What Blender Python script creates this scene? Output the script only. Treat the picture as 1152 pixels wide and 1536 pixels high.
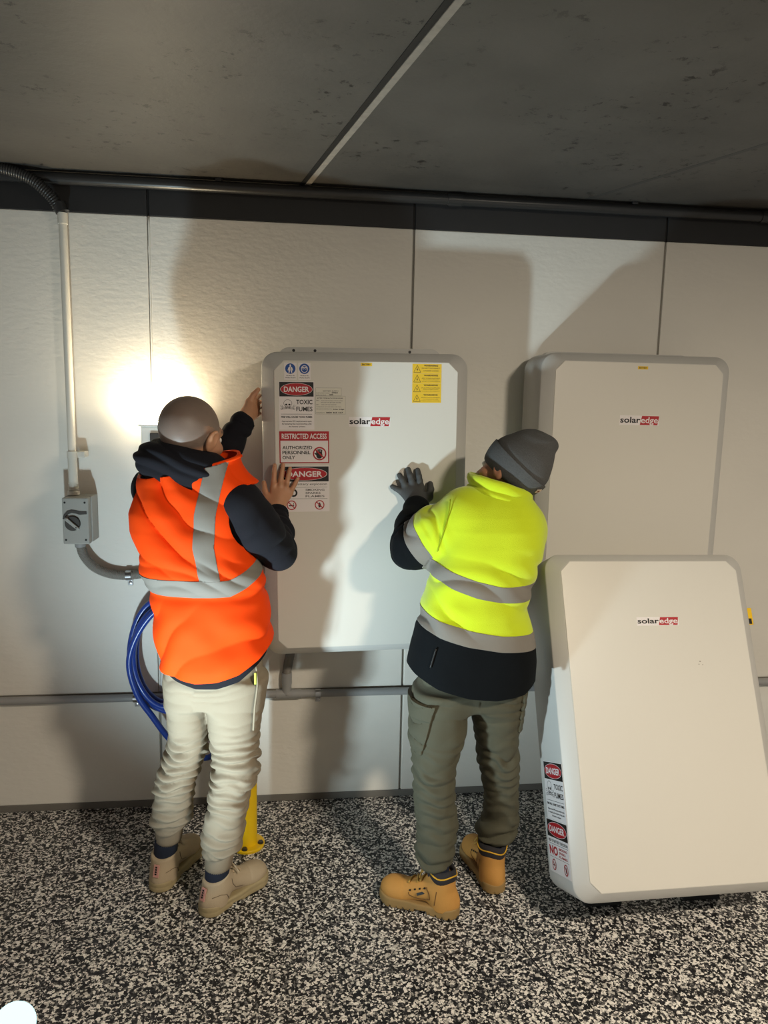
import bpy, bmesh, math, random
import numpy as np
from mathutils import Matrix, Vector, Euler

# ------------------------------------------------------------------ scene reset
for o in list(bpy.data.objects):
    bpy.data.objects.remove(o)
SC = bpy.context.scene
COL = SC.collection
random.seed(7)

# ------------------------------------------------------------------ camera
# world: back wall is the plane y = 0, x runs right along it, floor is z = 0 (metres)
CAM_LOC = Vector((0.0, -3.15, 1.80))
PITCH, YAW, ROLL = math.radians(8.5), math.radians(6.94), math.atan(0.0216)
fw = Vector((math.sin(YAW) * math.cos(PITCH), math.cos(YAW) * math.cos(PITCH), -math.sin(PITCH)))
r0 = Vector((math.cos(YAW), -math.sin(YAW), 0)); u0 = r0.cross(fw)
rt = (math.cos(ROLL) * r0 + math.sin(ROLL) * u0).normalized(); up = rt.cross(fw)
cd = bpy.data.cameras.new('camera'); cam = bpy.data.objects.new('camera', cd); COL.objects.link(cam)
cam.matrix_world = Matrix(((rt.x, up.x, -fw.x, CAM_LOC.x), (rt.y, up.y, -fw.y, CAM_LOC.y),
                           (rt.z, up.z, -fw.z, CAM_LOC.z), (0, 0, 0, 1)))
cd.sensor_fit = 'VERTICAL'; cd.sensor_height = 24.0; cd.lens = 24.0 * 1110.0 / 1536.0
cd.clip_start = 0.05; cd.clip_end = 100
SC.camera = cam

# ------------------------------------------------------------------ world + exposure
wd = bpy.data.worlds.new('garage_ambient'); SC.world = wd; wd.use_nodes = True
bg = wd.node_tree.nodes['Background']
bg.inputs[0].default_value = (1.0, 0.92, 0.80, 1); bg.inputs[1].default_value = 0.24
SC.view_settings.view_transform = 'Standard'; SC.view_settings.look = 'None'
SC.view_settings.gamma = 1.0; SC.view_settings.use_curve_mapping = False
SC.view_settings.exposure = 0.0
# strengths of the lamps the place has (their emitters are built with the lamps below)
LAMP_WORK, LAMP_WALL, LAMP_CEIL = 160.0, 290.0, 530.0   # flood in watts, wall and ceiling diffusers as emission

# ------------------------------------------------------------------ helpers: colour, materials
def lin(c):
    c = c / 255.0
    return c / 12.92 if c <= 0.04045 else ((c + 0.055) / 1.055) ** 2.4
def rgb(r, g, b): return (lin(r), lin(g), lin(b), 1.0)
MATS = {}
def mat(name, col, rough=0.6, metal=0.0, var=0.0, vscale=8.0, bump=0.0, bscale=60.0, spec=0.5, sheen=0.0, aniso=None, bdist=0.002, subsurf=0.0):
    if name in MATS: return MATS[name]
    m = bpy.data.materials.new(name); m.use_nodes = True; nt = m.node_tree
    b = nt.nodes['Principled BSDF']
    b.inputs['Base Color'].default_value = col; b.inputs['Roughness'].default_value = rough
    b.inputs['Metallic'].default_value = metal; b.inputs['Specular IOR Level'].default_value = spec
    if sheen: b.inputs['Sheen Weight'].default_value = sheen; b.inputs['Sheen Roughness'].default_value = 0.5
    if subsurf: b.inputs['Subsurface Weight'].default_value = subsurf; b.inputs['Subsurface Scale'].default_value = 0.01
    tc = nt.nodes.new('ShaderNodeTexCoord'); src = tc.outputs['Object']
    if aniso:
        mp = nt.nodes.new('ShaderNodeMapping'); mp.inputs['Scale'].default_value = aniso
        nt.links.new(src, mp.inputs['Vector']); src = mp.outputs[0]
    if var > 0:
        n = nt.nodes.new('ShaderNodeTexNoise'); n.inputs['Scale'].default_value = vscale; n.inputs['Detail'].default_value = 5
        nt.links.new(src, n.inputs['Vector'])
        mx = nt.nodes.new('ShaderNodeMix'); mx.data_type = 'RGBA'
        lo = tuple(max(0, x * (1 - var)) for x in col[:3]) + (1,); hi = tuple(min(1, x * (1 + var)) for x in col[:3]) + (1,)
        mx.inputs[6].default_value = lo; mx.inputs[7].default_value = hi
        nt.links.new(n.outputs['Fac'], mx.inputs[0]); nt.links.new(mx.outputs[2], b.inputs['Base Color'])
    if bump > 0:
        n2 = nt.nodes.new('ShaderNodeTexNoise'); n2.inputs['Scale'].default_value = bscale; n2.inputs['Detail'].default_value = 4
        nt.links.new(src, n2.inputs['Vector'])
        bp = nt.nodes.new('ShaderNodeBump'); bp.inputs['Strength'].default_value = bump; bp.inputs['Distance'].default_value = bdist
        nt.links.new(n2.outputs['Fac'], bp.inputs['Height']); nt.links.new(bp.outputs[0], b.inputs['Normal'])
    MATS[name] = m
    return m
def emit_mat(name, col, strength):
    m = bpy.data.materials.new(name); m.use_nodes = True; nt = m.node_tree
    nt.nodes.remove(nt.nodes['Principled BSDF']); e = nt.nodes.new('ShaderNodeEmission')
    e.inputs[0].default_value = col; e.inputs[1].default_value = strength
    nt.links.new(e.outputs[0], nt.nodes['Material Output'].inputs[0]); MATS[name] = m
    return m

# ------------------------------------------------------------------ helpers: objects
def link(name, me, m=None, parent=None, smooth=False):
    o = bpy.data.objects.new(name, me); COL.objects.link(o)
    if m is not None and not me.materials: me.materials.append(m)
    if parent is not None: o.parent = parent
    if smooth: me.shade_smooth()
    return o
def tag(o, label=None, cat=None, group=None, kind=None):
    if label: o['label'] = label
    if cat: o['category'] = cat
    if group: o['group'] = group
    if kind: o['kind'] = kind
    return o
def empty(name, loc=(0, 0, 0), M=None):
    o = bpy.data.objects.new(name, None); COL.objects.link(o); o.empty_display_size = 0.1
    if M is not None: o.matrix_world = M
    else: o.location = loc
    return o
class MB:
    """collects verts / faces of ONE part"""
    def __init__(s): s.v = []; s.f = []
    def add(s, v, f):
        n = len(s.v); s.v += [tuple(map(float, p)) for p in v]; s.f += [tuple(int(i) + n for i in q) for q in f]
        return s
    def box(s, x0, x1, y0, y1, z0, z1):
        v = [(x, y, z) for z in (z0, z1) for y in (y0, y1) for x in (x0, x1)]
        return s.add(v, [(0, 2, 3, 1), (4, 5, 7, 6), (0, 1, 5, 4), (2, 6, 7, 3), (0, 4, 6, 2), (1, 3, 7, 5)])
    def tube(s, pts, r, n=12, cap=True, up=(0, 0, 1)):
        P = np.array(pts, float); m = len(P); rr = np.full(m, r) if np.isscalar(r) else np.array(r, float)
        T = np.gradient(P, axis=0); T /= np.linalg.norm(T, axis=1)[:, None] + 1e-12
        N = np.array(up, float)
        if abs(N @ T[0]) > 0.9: N = np.array((1.0, 0, 0))
        rings = []
        for i in range(m):
            N = N - (N @ T[i]) * T[i]; N /= np.linalg.norm(N) + 1e-12; B = np.cross(T[i], N)
            for k in range(n):
                a = 2 * math.pi * k / n; rings.append(P[i] + rr[i] * (math.cos(a) * N + math.sin(a) * B))
        f = [(i * n + k, i * n + (k + 1) % n, (i + 1) * n + (k + 1) % n, (i + 1) * n + k) for i in range(m - 1) for k in range(n)]
        if cap: f += [tuple(range(n))[::-1], tuple((m - 1) * n + k for k in range(n))]
        return s.add(rings, f)
    def lathe(s, prof, c=(0, 0, 0), n=24, axis='z'):
        """prof: list of (r, h)"""
        v = []
        for r, h in prof:
            for k in range(n):
                a = 2 * math.pi * k / n; p = (r * math.cos(a), r * math.sin(a), h)
                if axis == 'y': p = (p[0], p[2], p[1])
                if axis == 'x': p = (p[2], p[0], p[1])
                v.append((p[0] + c[0], p[1] + c[1], p[2] + c[2]))
        m = len(prof)
        f = [(i * n + k, i * n + (k + 1) % n, (i + 1) * n + (k + 1) % n, (i + 1) * n + k) for i in range(m - 1) for k in range(n)]
        f += [tuple(range(n))[::-1], tuple((m - 1) * n + k for k in range(n))]
        return s.add(v, f)
    def loft(s, rings, cap0=True, cap1=True):
        n = len(rings[0]); v = [p for r in rings for p in r]; m = len(rings)
        f = [(i * n + k, i * n + (k + 1) % n, (i + 1) * n + (k + 1) % n, (i + 1) * n + k) for i in range(m - 1) for k in range(n)]
        if cap0: f.append(tuple(range(n))[::-1])
        if cap1: f.append(tuple((m - 1) * n + k for k in range(n)))
        return s.add(v, f)
    def build(s, name, m, parent=None, smooth=False, bevel=0.0, angle=None, recalc=True):
        me = bpy.data.meshes.new(name); me.from_pydata(s.v, [], s.f)
        if recalc or bevel:
            bm = bmesh.new(); bm.from_mesh(me)
            if bevel:
                es = [e for e in bm.edges if len(e.link_faces) == 2 and e.calc_face_angle(0) > 0.5]
                bmesh.ops.bevel(bm, geom=es, offset=bevel, segments=2, profile=0.5, affect='EDGES', clamp_overlap=True)
            bmesh.ops.recalc_face_normals(bm, faces=bm.faces); bm.to_mesh(me); bm.free()
        o = link(name, me, m, parent, smooth)
        if angle is not None:
            me.shade_smooth(); me.set_sharp_from_angle(angle=math.radians(angle))
        return o
def smooth_path(pts, n=10, closed=False):
    P = np.array(pts, float); out = []
    Q = np.vstack([2 * P[0] - P[1], P, 2 * P[-1] - P[-2]])
    for i in range(1, len(Q) - 2):
        p0, p1, p2, p3 = Q[i - 1], Q[i], Q[i + 1], Q[i + 2]
        for k in range(n):
            t = k / n
            out.append(0.5 * ((2 * p1) + (p2 - p0) * t + (2 * p0 - 5 * p1 + 4 * p2 - p3) * t * t + (3 * p1 - p0 - 3 * p2 + p3) * t ** 3))
    out.append(Q[-2]); return np.array(out)
def resample(P, step):
    P = np.asarray(P, float)
    d = np.r_[0, np.cumsum(np.linalg.norm(np.diff(P, axis=0), axis=1))]; n = max(2, int(d[-1] / step)); t = np.linspace(0, d[-1], n)
    return np.stack([np.interp(t, d, P[:, i]) for i in range(3)], 1)
def corrugated(mb, pts, r, pitch=0.006, amp=0.0018, n=14):
    P = resample(smooth_path(pts, 12), pitch / 4)
    rr = r + amp * np.sin(np.arange(len(P)) * math.pi / 2 + 0.4)
    return mb.tube(P, rr, n)
def circle2(cx, cz, r, n=28): return [(cx + r * math.cos(2 * math.pi * k / n), cz + r * math.sin(2 * math.pi * k / n)) for k in range(n)]

# ------------------------------------------------------------------ helpers: flat lettering
_tx = {}
def text2d(body, bold=0.0, spacing=1.0):
    key = (body, bold, spacing)
    if key not in _tx:
        cu = bpy.data.curves.new('lettering', 'FONT'); cu.body = body; cu.size = 1.0; cu.offset = bold; cu.space_character = spacing
        cu.resolution_u = 3; cu.fill_mode = 'FRONT'
        o = bpy.data.objects.new('lettering', cu); COL.objects.link(o)
        dg = bpy.context.evaluated_depsgraph_get(); dg.update()
        me = o.evaluated_get(dg).to_mesh()
        v = np.array([q.co[:2] for q in me.vertices]); f = [tuple(p.vertices) for p in me.polygons]
        o.evaluated_get(dg).to_mesh_clear(); bpy.data.objects.remove(o); bpy.data.curves.remove(cu)
        v -= v.min(0); _tx[key] = (v, f)
    return _tx[key]
class Print:
    """flat print on a plane: map2d(u, v, w) -> 3D point; w is the height above the plane"""
    def __init__(s, fn): s.fn = fn; s.layers = {}
    def poly(s, key, pts, w):
        mb = s.layers.setdefault(key, MB()); mb.add([s.fn(u, v, w) for u, v in pts], [tuple(range(len(pts)))])
    def rect(s, key, u0, v0, u1, v1, w): s.poly(key, [(u0, v0), (u1, v0), (u1, v1), (u0, v1)], w)
    def ell(s, key, u, v, ru, rv, w, n=36): s.poly(key, [(u + ru * math.cos(2 * math.pi * k / n), v + rv * math.sin(2 * math.pi * k / n)) for k in range(n)], w)
    def ring(s, key, u, v, ru, rv, t, w, n=36):
        mb = s.layers.setdefault(key, MB()); vs = []
        for k in range(n):
            a = 2 * math.pi * k / n; c, q = math.cos(a), math.sin(a)
            vs += [s.fn(u + ru * c, v + rv * q, w), s.fn(u + (ru - t) * c, v + (rv - t) * q, w)]
        mb.add(vs, [(2 * k, 2 * ((k + 1) % n), 2 * ((k + 1) % n) + 1, 2 * k + 1) for k in range(n)])
    def line(s, key, u0, v0, u1, v1, t, w):
        dx, dy = u1 - u0, v1 - v0; l = math.hypot(dx, dy); nx, ny = -dy / l * t / 2, dx / l * t / 2
        s.poly(key, [(u0 + nx, v0 + ny), (u1 + nx, v1 + ny), (u1 - nx, v1 - ny), (u0 - nx, v0 - ny)], w)
    def text(s, key, body, u0, v0, u1, v1, w, bold=0.0, shear=0.0, spacing=1.0):
        """fills the box u0..u1 x v0..v1"""
        v, f = text2d(body, bold, spacing); mx = v.max(0)
        q = v / mx * np.array([u1 - u0, v1 - v0]); q[:, 0] += shear * q[:, 1]
        mb = s.layers.setdefault((key, len(s.layers)), MB()); mb.add([s.fn(u0 + a, v0 + b, w) for a, b in q], f)
    def build(s, parent, names):
        for key, mb in s.layers.items():
            nm, m = names[key[0]] if isinstance(key, tuple) else names[key]
            mb.build(nm, m, parent, recalc=False)
# ================================================================== THE SETTING
M_WALL = mat('painted_precast', rgb(225, 221, 213), 0.5, var=0.05, vscale=2.5, bump=0.22, bscale=26, bdist=0.006, aniso=(1, 1, 1.9))
M_BAND = mat('black_wall_paint', rgb(34, 34, 36), 0.6, var=0.1, bump=0.15, bscale=30)
M_SEAL = mat('grey_joint_sealant', rgb(150, 146, 138), 0.6)
M_SEALK = mat('black_joint_sealant', rgb(12, 12, 13), 0.6)
M_KERB = mat('grey_skirting', rgb(112, 108, 102), 0.7, var=0.15, vscale=12, bump=0.3, bscale=50)

def ceiling_mat():
    m = bpy.data.materials.new('dark_painted_soffit'); m.use_nodes = True; nt = m.node_tree; b = nt.nodes['Principled BSDF']
    tc = nt.nodes.new('ShaderNodeTexCoord')
    def noise(s, d=4, rough=0.6):
        n = nt.nodes.new('ShaderNodeTexNoise'); n.inputs['Scale'].default_value = s; n.inputs['Detail'].default_value = d
        n.inputs['Roughness'].default_value = rough; nt.links.new(tc.outputs['Object'], n.inputs['Vector']); return n
    def ramp(n, a, c):
        r = nt.nodes.new('ShaderNodeMapRange'); r.inputs[1].default_value = a; r.inputs[2].default_value = c
        nt.links.new(n.outputs['Fac'], r.inputs[0]); return r
    big = ramp(noise(1.6, 3), 0.3, 0.7); fine = ramp(noise(26, 5, 0.72), 0.58, 0.63); patch = ramp(noise(2.8, 2), 0.46, 0.58)
    mul = nt.nodes.new('ShaderNodeMath'); mul.operation = 'MULTIPLY'
    nt.links.new(fine.outputs[0], mul.inputs[0]); nt.links.new(patch.outputs[0], mul.inputs[1])
    m1 = nt.nodes.new('ShaderNodeMix'); m1.data_type = 'RGBA'
    m1.inputs[6].default_value = rgb(60, 57, 53); m1.inputs[7].default_value = rgb(80, 76, 71); nt.links.new(big.outputs[0], m1.inputs[0])
    m2 = nt.nodes.new('ShaderNodeMix'); m2.data_type = 'RGBA'; m2.inputs[7].default_value = rgb(24, 22, 20)
    nt.links.new(mul.outputs[0], m2.inputs[0]); nt.links.new(m1.outputs[2], m2.inputs[6]); nt.links.new(m2.outputs[2], b.inputs['Base Color'])
    b.inputs['Roughness'].default_value = 0.55
    bp = nt.nodes.new('ShaderNodeBump'); bp.inputs['Strength'].default_value = 0.25; bp.inputs['Distance'].default_value = 0.004
    nt.links.new(noise(40, 4).outputs['Fac'], bp.inputs['Height']); nt.links.new(bp.outputs[0], b.inputs['Normal'])
    return m
def floor_mat():
    m = bpy.data.materials.new('flake_epoxy_floor'); m.use_nodes = True; nt = m.node_tree; b = nt.nodes['Principled BSDF']
    tc = nt.nodes.new('ShaderNodeTexCoord')
    def vor(s):
        ns = nt.nodes.new('ShaderNodeTexNoise'); ns.inputs['Scale'].default_value = s * 0.9; ns.inputs['Detail'].default_value = 1
        nt.links.new(tc.outputs['Object'], ns.inputs['Vector'])
        mx = nt.nodes.new('ShaderNodeMix'); mx.data_type = 'RGBA'; mx.blend_type = 'LINEAR_LIGHT'; mx.inputs[0].default_value = 0.006
        nt.links.new(tc.outputs['Object'], mx.inputs[6]); nt.links.new(ns.outputs['Color'], mx.inputs[7])
        v = nt.nodes.new('ShaderNodeTexVoronoi'); v.inputs['Scale'].default_value = s; nt.links.new(mx.outputs[2], v.inputs['Vector']); return v
    v1 = vor(145)
    sep = nt.nodes.new('ShaderNodeSeparateColor'); nt.links.new(v1.outputs['Color'], sep.inputs[0])
    cr = nt.nodes.new('ShaderNodeValToRGB'); cr.color_ramp.interpolation = 'CONSTANT'
    st = [(0.0, rgb(20, 20, 23)), (0.36, rgb(44, 44, 48)), (0.52, rgb(104, 102, 101)), (0.63, rgb(196, 192, 186)), (0.80, rgb(238, 234, 228))]
    el = cr.color_ramp.elements; el[0].position = 0; el[0].color = st[0][1]; el[1].position = st[1][0]; el[1].color = st[1][1]
    for p, c in st[2:]:
        e = el.new(p); e.color = c
    nt.links.new(sep.outputs[0], cr.inputs[0]); nt.links.new(cr.outputs[0], b.inputs['Base Color'])
    b.inputs['Roughness'].default_value = 0.45; b.inputs['Specular IOR Level'].default_value = 0.35
    bp = nt.nodes.new('ShaderNodeBump'); bp.inputs['Strength'].default_value = 0.3; bp.inputs['Distance'].default_value = 0.002
    nt.links.new(sep.outputs[1], bp.inputs['Height']); nt.links.new(bp.outputs[0], b.inputs['Normal'])
    return m

XS = [-2.6, -0.58, 0.484, 1.578, 3.4]
wall = MB().box(-2.6, 3.4, 0.012, 0.16, 0.0, 2.80).build('wall_back', M_SEAL); tag(wall, 'white painted precast wall with black top band', None, kind='structure')
g = 0.0045
for i in range(4):
    a, b = XS[i] + (g if i else 0), XS[i + 1] - (g if i < 3 else 0)
    MB().box(a, b, 0.0, 0.02, 0.5315, 2.504).build('panel', M_WALL, wall, bevel=0.004)
    MB().box(a, b, 0.0, 0.02, 0.032, 0.500).build('panel', M_WALL, wall, bevel=0.004)
    MB().box(a, b, 0.0, 0.02, 2.5045, 2.645).build('band_panel', M_BAND, wall, bevel=0.002)
for x in XS[1:4]: MB().box(x - 0.008, x + 0.008, 0.008, 0.02, 2.5045, 2.645).build('band_joint', M_SEALK, wall)
# the raised sealant bead of the joint beside the lamp
rz = random.Random(3)
MB().tube([(-0.578 + rz.uniform(-0.0012, 0.0012), 0.001, z) for z in np.linspace(0.536, 2.503, 60)], 0.0042, 8).build('sealant_bead', M_WALL, wall, smooth=True)
tag(MB().box(-2.6, 3.4, 0.0, 0.03, 0.0, 0.032).build('baseboard_back', M_KERB, bevel=0.003), 'low grey strip along the foot of the wall', kind='structure')

# floor
fl = MB().box(-2.6, 3.4, -5.2, 0.16, -0.10, 0.0).build('floor', floor_mat()); tag(fl, 'black and white flake epoxy floor', kind='structure')
M_CUT = mat('saw_cut', rgb(16, 16, 18), 0.9)
def groove(a, b, t=0.0045):
    d = Vector((b[0] - a[0], b[1] - a[1])).normalized(); n = Vector((-d.y, d.x)) * t / 2
    v = [(a[0] + n.x, a[1] + n.y), (b[0] + n.x, b[1] + n.y), (b[0] - n.x, b[1] - n.y), (a[0] - n.x, a[1] - n.y)]
    MB().add([(p[0], p[1], -0.004) for p in v] + [(p[0], p[1], 0.0004) for p in v], [(3, 2, 1, 0), (4, 5, 6, 7), (0, 1, 5, 4), (1, 2, 6, 5), (2, 3, 7, 6), (3, 0, 4, 7)]).build('saw_cut', M_CUT, fl)
groove((0.544, -0.02), (1.0, -2.0)); groove((0.52, -0.06), (-0.15, -1.10), 0.003)

# ceiling: two slabs with a gap, the unpainted edge strip beside it
MC = ceiling_mat()
def jx(y): return 0.0157 + (0.0300 - y) * 0.2076      # the joint runs forward and to the right
cl = MB().box(-2.6, 3.4, -5.2, 0.16, 2.70, 2.84).build('ceiling', M_SEALK); tag(cl, 'dark grey concrete soffit', kind='structure')
def slab(x0f, x1f, z0=2.645, z1=2.72, name='slab', m=MC):
    y0, y1 = 0.05, -5.2
    v = [(x0f(y0), y0), (x1f(y0), y0), (x1f(y1), y1), (x0f(y1), y1)]
    return MB().add([(p[0], p[1], z0) for p in v] + [(p[0], p[1], z1) for p in v], [(0, 1, 2, 3), (7, 6, 5, 4), (0, 4, 5, 1), (1, 5, 6, 2), (2, 6, 7, 3), (3, 7, 4, 0)]).build(name, m, cl)
slab(lambda y: -2.6, lambda y: jx(y) - 0.014)
slab(lambda y: jx(y) + 0.024, lambda y: 3.4)
M_STRIP = mat('bare_concrete_edge', rgb(132, 124, 114), 0.8, var=0.25, vscale=40, bump=0.4, bscale=80)
slab(lambda y: jx(y) + 0.004, lambda y: jx(y) + 0.025, 2.640, 2.70, 'edge_strip', M_STRIP)
slab(lambda y: jx(y) - 0.0145, lambda y: jx(y) + 0.0045, 2.6425, 2.70, 'joint_filler', M_SEALK)
# faint pour line in the right slab
def px(y): return 1.10 + (0.15 - y) * 0.42
M_POUR = mat('faint_pour_line', rgb(64, 62, 59), 0.6)
slab(lambda y: px(y), lambda y: px(y) + 0.022, 2.6442, 2.66, 'pour_line', M_POUR)

# ================================================================== PIPES AND FIXTURES
M_PVCW = mat('white_conduit', rgb(214, 209, 198), 0.35)
M_PVCG = mat('grey_conduit', rgb(150, 150, 150), 0.4)
M_PVCK = mat('black_conduit', rgb(40, 40, 41), 0.32)
M_ZINC = mat('zinc_plated_steel', rgb(190, 192, 196), 0.28, metal=1.0)
M_GREYBOX = mat('grey_abs_plastic', rgb(160, 158, 152), 0.45)
M_DKGREY = mat('dark_grey_plastic', rgb(62, 58, 54), 0.5)
M_BLACK = mat('black_plastic', rgb(18, 18, 19), 0.5)

# --- black conduit under the ceiling
t = empty('ceiling_conduit', (-2.5, -0.045, 2.615))
MB().tube([(0, 0, 0), (5.8, 0, 0)], 0.022, 18).build('pipe', M_PVCK, t, angle=40)
for x in (1.35, 3.14, 4.5):
    MB().tube([(x - 0.03, 0, 0), (x + 0.03, 0, 0)], 0.0255, 18).build('coupling', M_PVCK, t, angle=40)
for x in (1.0, 2.2, 3.9, 5.0):
    MB().box(x - 0.012, x + 0.012, -0.02, 0.045, 0.018, 0.03).build('strap', M_PVCK, t, bevel=0.002)
tag(t, 'long straight black conduit running under the ceiling along the wall', 'conduit')
# --- black corrugated drop
t = empty('corrugated_drop', (-0.885, -0.06, 2.50))
mb = MB(); corrugated(mb, [(-0.42, -0.02, 0.14), (-0.25, -0.025, 0.135), (-0.12, -0.02, 0.105), (-0.045, -0.01, 0.05), (-0.01, 0, 0.0)], 0.021, pitch=0.009, amp=0.0022)
mb.build('flexible_pipe', M_PVCK, t, smooth=True)
MB().tube([(-0.012, 0, 0.02), (0, 0, -0.012)], 0.026, 16).build('gland', M_PVCK, t, angle=40)
tag(t, 'black corrugated conduit bending down to the white vertical conduit', 'conduit')
# --- white vertical conduit
t = empty('vertical_conduit', (-0.886, -0.06, 1.40))
MB().tube([(0, 0, 0.03), (0, 0, 1.075)], 0.0155, 18).build('pipe', M_PVCW, t, angle=40)
MB().tube([(0, 0, 1.045), (0, 0, 1.085)], 0.0185, 18).build('coupling', M_PVCW, t, angle=40)
MB().tube([(0, 0, 0.045), (0, 0, 0.15)], 0.0178, 18).build('coupling', M_PVCW, t, angle=40)
cl_ = MB().tube([(0, 0, 0.150), (0, 0, 0.176)], 0.020, 18).build('saddle_clip', M_PVCW, t, angle=40)
MB().box(0.016, 0.048, 0.0, 0.058, 0.150, 0.176).build('tab', M_PVCW, cl_, bevel=0.004)
mb = MB()
for k in range(5): mb.tube([(0, 0, 0.022 + k * 0.006), (0, 0, 0.0255 + k * 0.006)], 0.0195, 18)
mb.build('thread', M_PVCW, t, angle=40)
MB().lathe([(0.020, 0.0), (0.023, 0.002), (0.023, 0.014), (0.019, 0.018)], (0, 0, 0.0), 18).build('lock_ring', M_PVCW, t, angle=40)
tag(t, 'white vertical plastic conduit dropping to the grey isolator switch', 'conduit')
# --- isolator switch
t = empty('isolator_switch', (-0.861, 0.0, 1.213))
MB().box(-0.052, 0.052, -0.088, 0.0, 0.0, 0.185).build('base_box', M_GREYBOX, t, bevel=0.004)
MB().box(-0.0535, 0.047, -0.128, -0.089, -0.003, 0.184).build('cover', M_GREYBOX, t, bevel=0.005)
for x in (-0.042, 0.034):
    for z in (0.015, 0.165): MB().lathe([(0.0042, -0.1292), (0.0036, -0.1284)], (x, 0, z), 12, 'y').build('screw', M_BLACK, t)
arc = [(-0.052, 0.1), (-0.046, 0.118), (-0.034, 0.131), (-0.018, 0.1365), (0.0, 0.134), (0.014, 0.13), (0.04, 0.13), (0.041, 0.119), (0.014, 0.117), (0.0, 0.121), (-0.016, 0.1235), (-0.029, 0.119), (-0.04, 0.108), (-0.046, 0.098)]
MB().loft([[(x, -0.1275, z) for x, z in arc], [(x, -0.1305, z) for x, z in arc]]).build('guard_arc', M_DKGREY, t)
k = MB().lathe([(0.030, -0.127), (0.030, -0.133), (0.028, -0.136)], (-0.014, 0, 0.082), 28, 'y').build('rotary_knob', M_DKGREY, t, angle=40)
d = Vector((0.74, -0.67)); n = Vector((0.67, 0.74)) * 0.0068
c = Vector((-0.014, 0.082)); q = [c - d * 0.03 + n, c + d * 0.034 + n * 0.8, c + d * 0.034 - n * 0.8, c - d * 0.03 - n]
MB().loft([[(p.x, -0.134, p.y) for p in q], [(p.x, -0.146, p.y) for p in q]]).build('grip', M_GREYBOX, k, bevel=0.002)
MB().lathe([(0.003, -0.1465), (0.002, -0.1458)], (c.x + d.x * 0.022, 0, c.y + d.y * 0.022), 10, 'y').build('screw', M_BLACK, k)
tag(t, 'grey isolator switch box with a round rotary knob on the wall', 'switch')
# --- grey flexible conduit curving right from the isolator
t = empty('flexible_conduit', (-0.872, -0.05, 1.213))
MB().tube([(0, 0, 0.0), (0.001, 0, -0.028)], 0.0215, 18).build('gland', M_PVCG, t, angle=40)
mb = MB(); corrugated(mb, [(0.001, 0, -0.02), (0.012, 0.004, -0.065), (0.045, 0.010, -0.112), (0.095, 0.02, -0.143), (0.155, 0.024, -0.155), (0.215, 0.026, -0.152), (0.27, 0.022, -0.140), (0.36, 0.014, -0.120), (0.50, 0.004, -0.105), (0.64, -0.03, -0.10), (0.735, -0.05, -0.10)], 0.0185)
mb.build('flexible_pipe', mat('grey_flexible_pvc', rgb(126, 121, 114), 0.5), t, smooth=True)
tag(t, 'grey corrugated conduit curving from under the isolator switch', 'conduit')
def pipe_clip(name, loc, ry, r, label):
    c = empty(name, loc); c.rotation_euler = (0, ry, 0)
    a = [(0, (r + 0.002) * math.sin(x), (r + 0.002) * math.cos(x)) for x in np.linspace(-0.25, math.pi + 0.25, 14)]
    a = [(0, -abs(p[1]) if p[1] > 0 else -p[1], p[2]) for p in a]
    rings = []
    for x in (-0.011, 0.011): pass
    mb = MB(); n = len(a); v = [(x, p[1], p[2]) for p in a for x in (-0.011, 0.011)] + [(x, p[1] * 1.06, p[2] * 1.06) for p in a for x in (-0.011, 0.011)]
    f = [(2 * i, 2 * i + 1, 2 * i + 3, 2 * i + 2) for i in range(n - 1)] + [(2 * n + 2 * i, 2 * n + 2 * i + 2, 2 * n + 2 * i + 3, 2 * n + 2 * i + 1) for i in range(n - 1)]
    f += [(2 * i, 2 * i + 2, 2 * n + 2 * i + 2, 2 * n + 2 * i) for i in range(n - 1)] + [(2 * i + 1, 2 * n + 2 * i + 1, 2 * n + 2 * i + 3, 2 * i + 3) for i in range(n - 1)]
    mb.add(v, f).build('band', M_ZINC, c, angle=50)
    yb = -loc[1] - 0.0045
    MB().box(-0.011, 0.011, yb, yb + 0.004, -r - 0.030, -r + 0.004).build('foot', M_ZINC, c, bevel=0.002)
    MB().lathe([(0.0075, yb), (0.0065, yb - 0.004), (0.003, yb - 0.005)], (0, 0, -r - 0.018), 14, 'y').build('screw', M_ZINC, c, angle=40)
    tag(c, label, 'pipe clip', 'zinc saddle clips on the pipes'); return c
pipe_clip('pipe_clip', (-0.689, -0.026, 1.058), -0.03, 0.0185, 'zinc saddle clip on the grey corrugated conduit beside the orange vest')
# --- grey horizontal conduit
t = empty('horizontal_conduit', (-2.5, -0.02, 0.517))
MB().tube([(0, 0, 0), (5.8, 0, 0)], 0.0165, 18).build('pipe', M_PVCG, t, angle=40)
tee = MB().tube([(2.42, 0, 0), (2.53, 0, 0)], 0.0205, 18).build('tee_fitting', M_PVCG, t, angle=40)
MB().tube([(2.465, 0, 0.0), (2.468, 0, 0.055)], 0.0205, 18).build('branch', M_PVCG, tee, angle=40)
MB().tube([(0.96, 0, 0), (1.03, 0, 0)], 0.0195, 18).build('coupling', M_PVCG, t, angle=40)
tag(t, 'straight grey conduit running low across the whole wall', 'conduit')
pipe_clip('pipe_clip', (-0.675, -0.021, 0.517), 0, 0.0165, 'zinc saddle clip on the low grey pipe left of the blue hose')
pipe_clip('pipe_clip', (0.104, -0.021, 0.517), 0, 0.0165, 'zinc saddle clip on the low grey pipe under the mounted battery')
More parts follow.
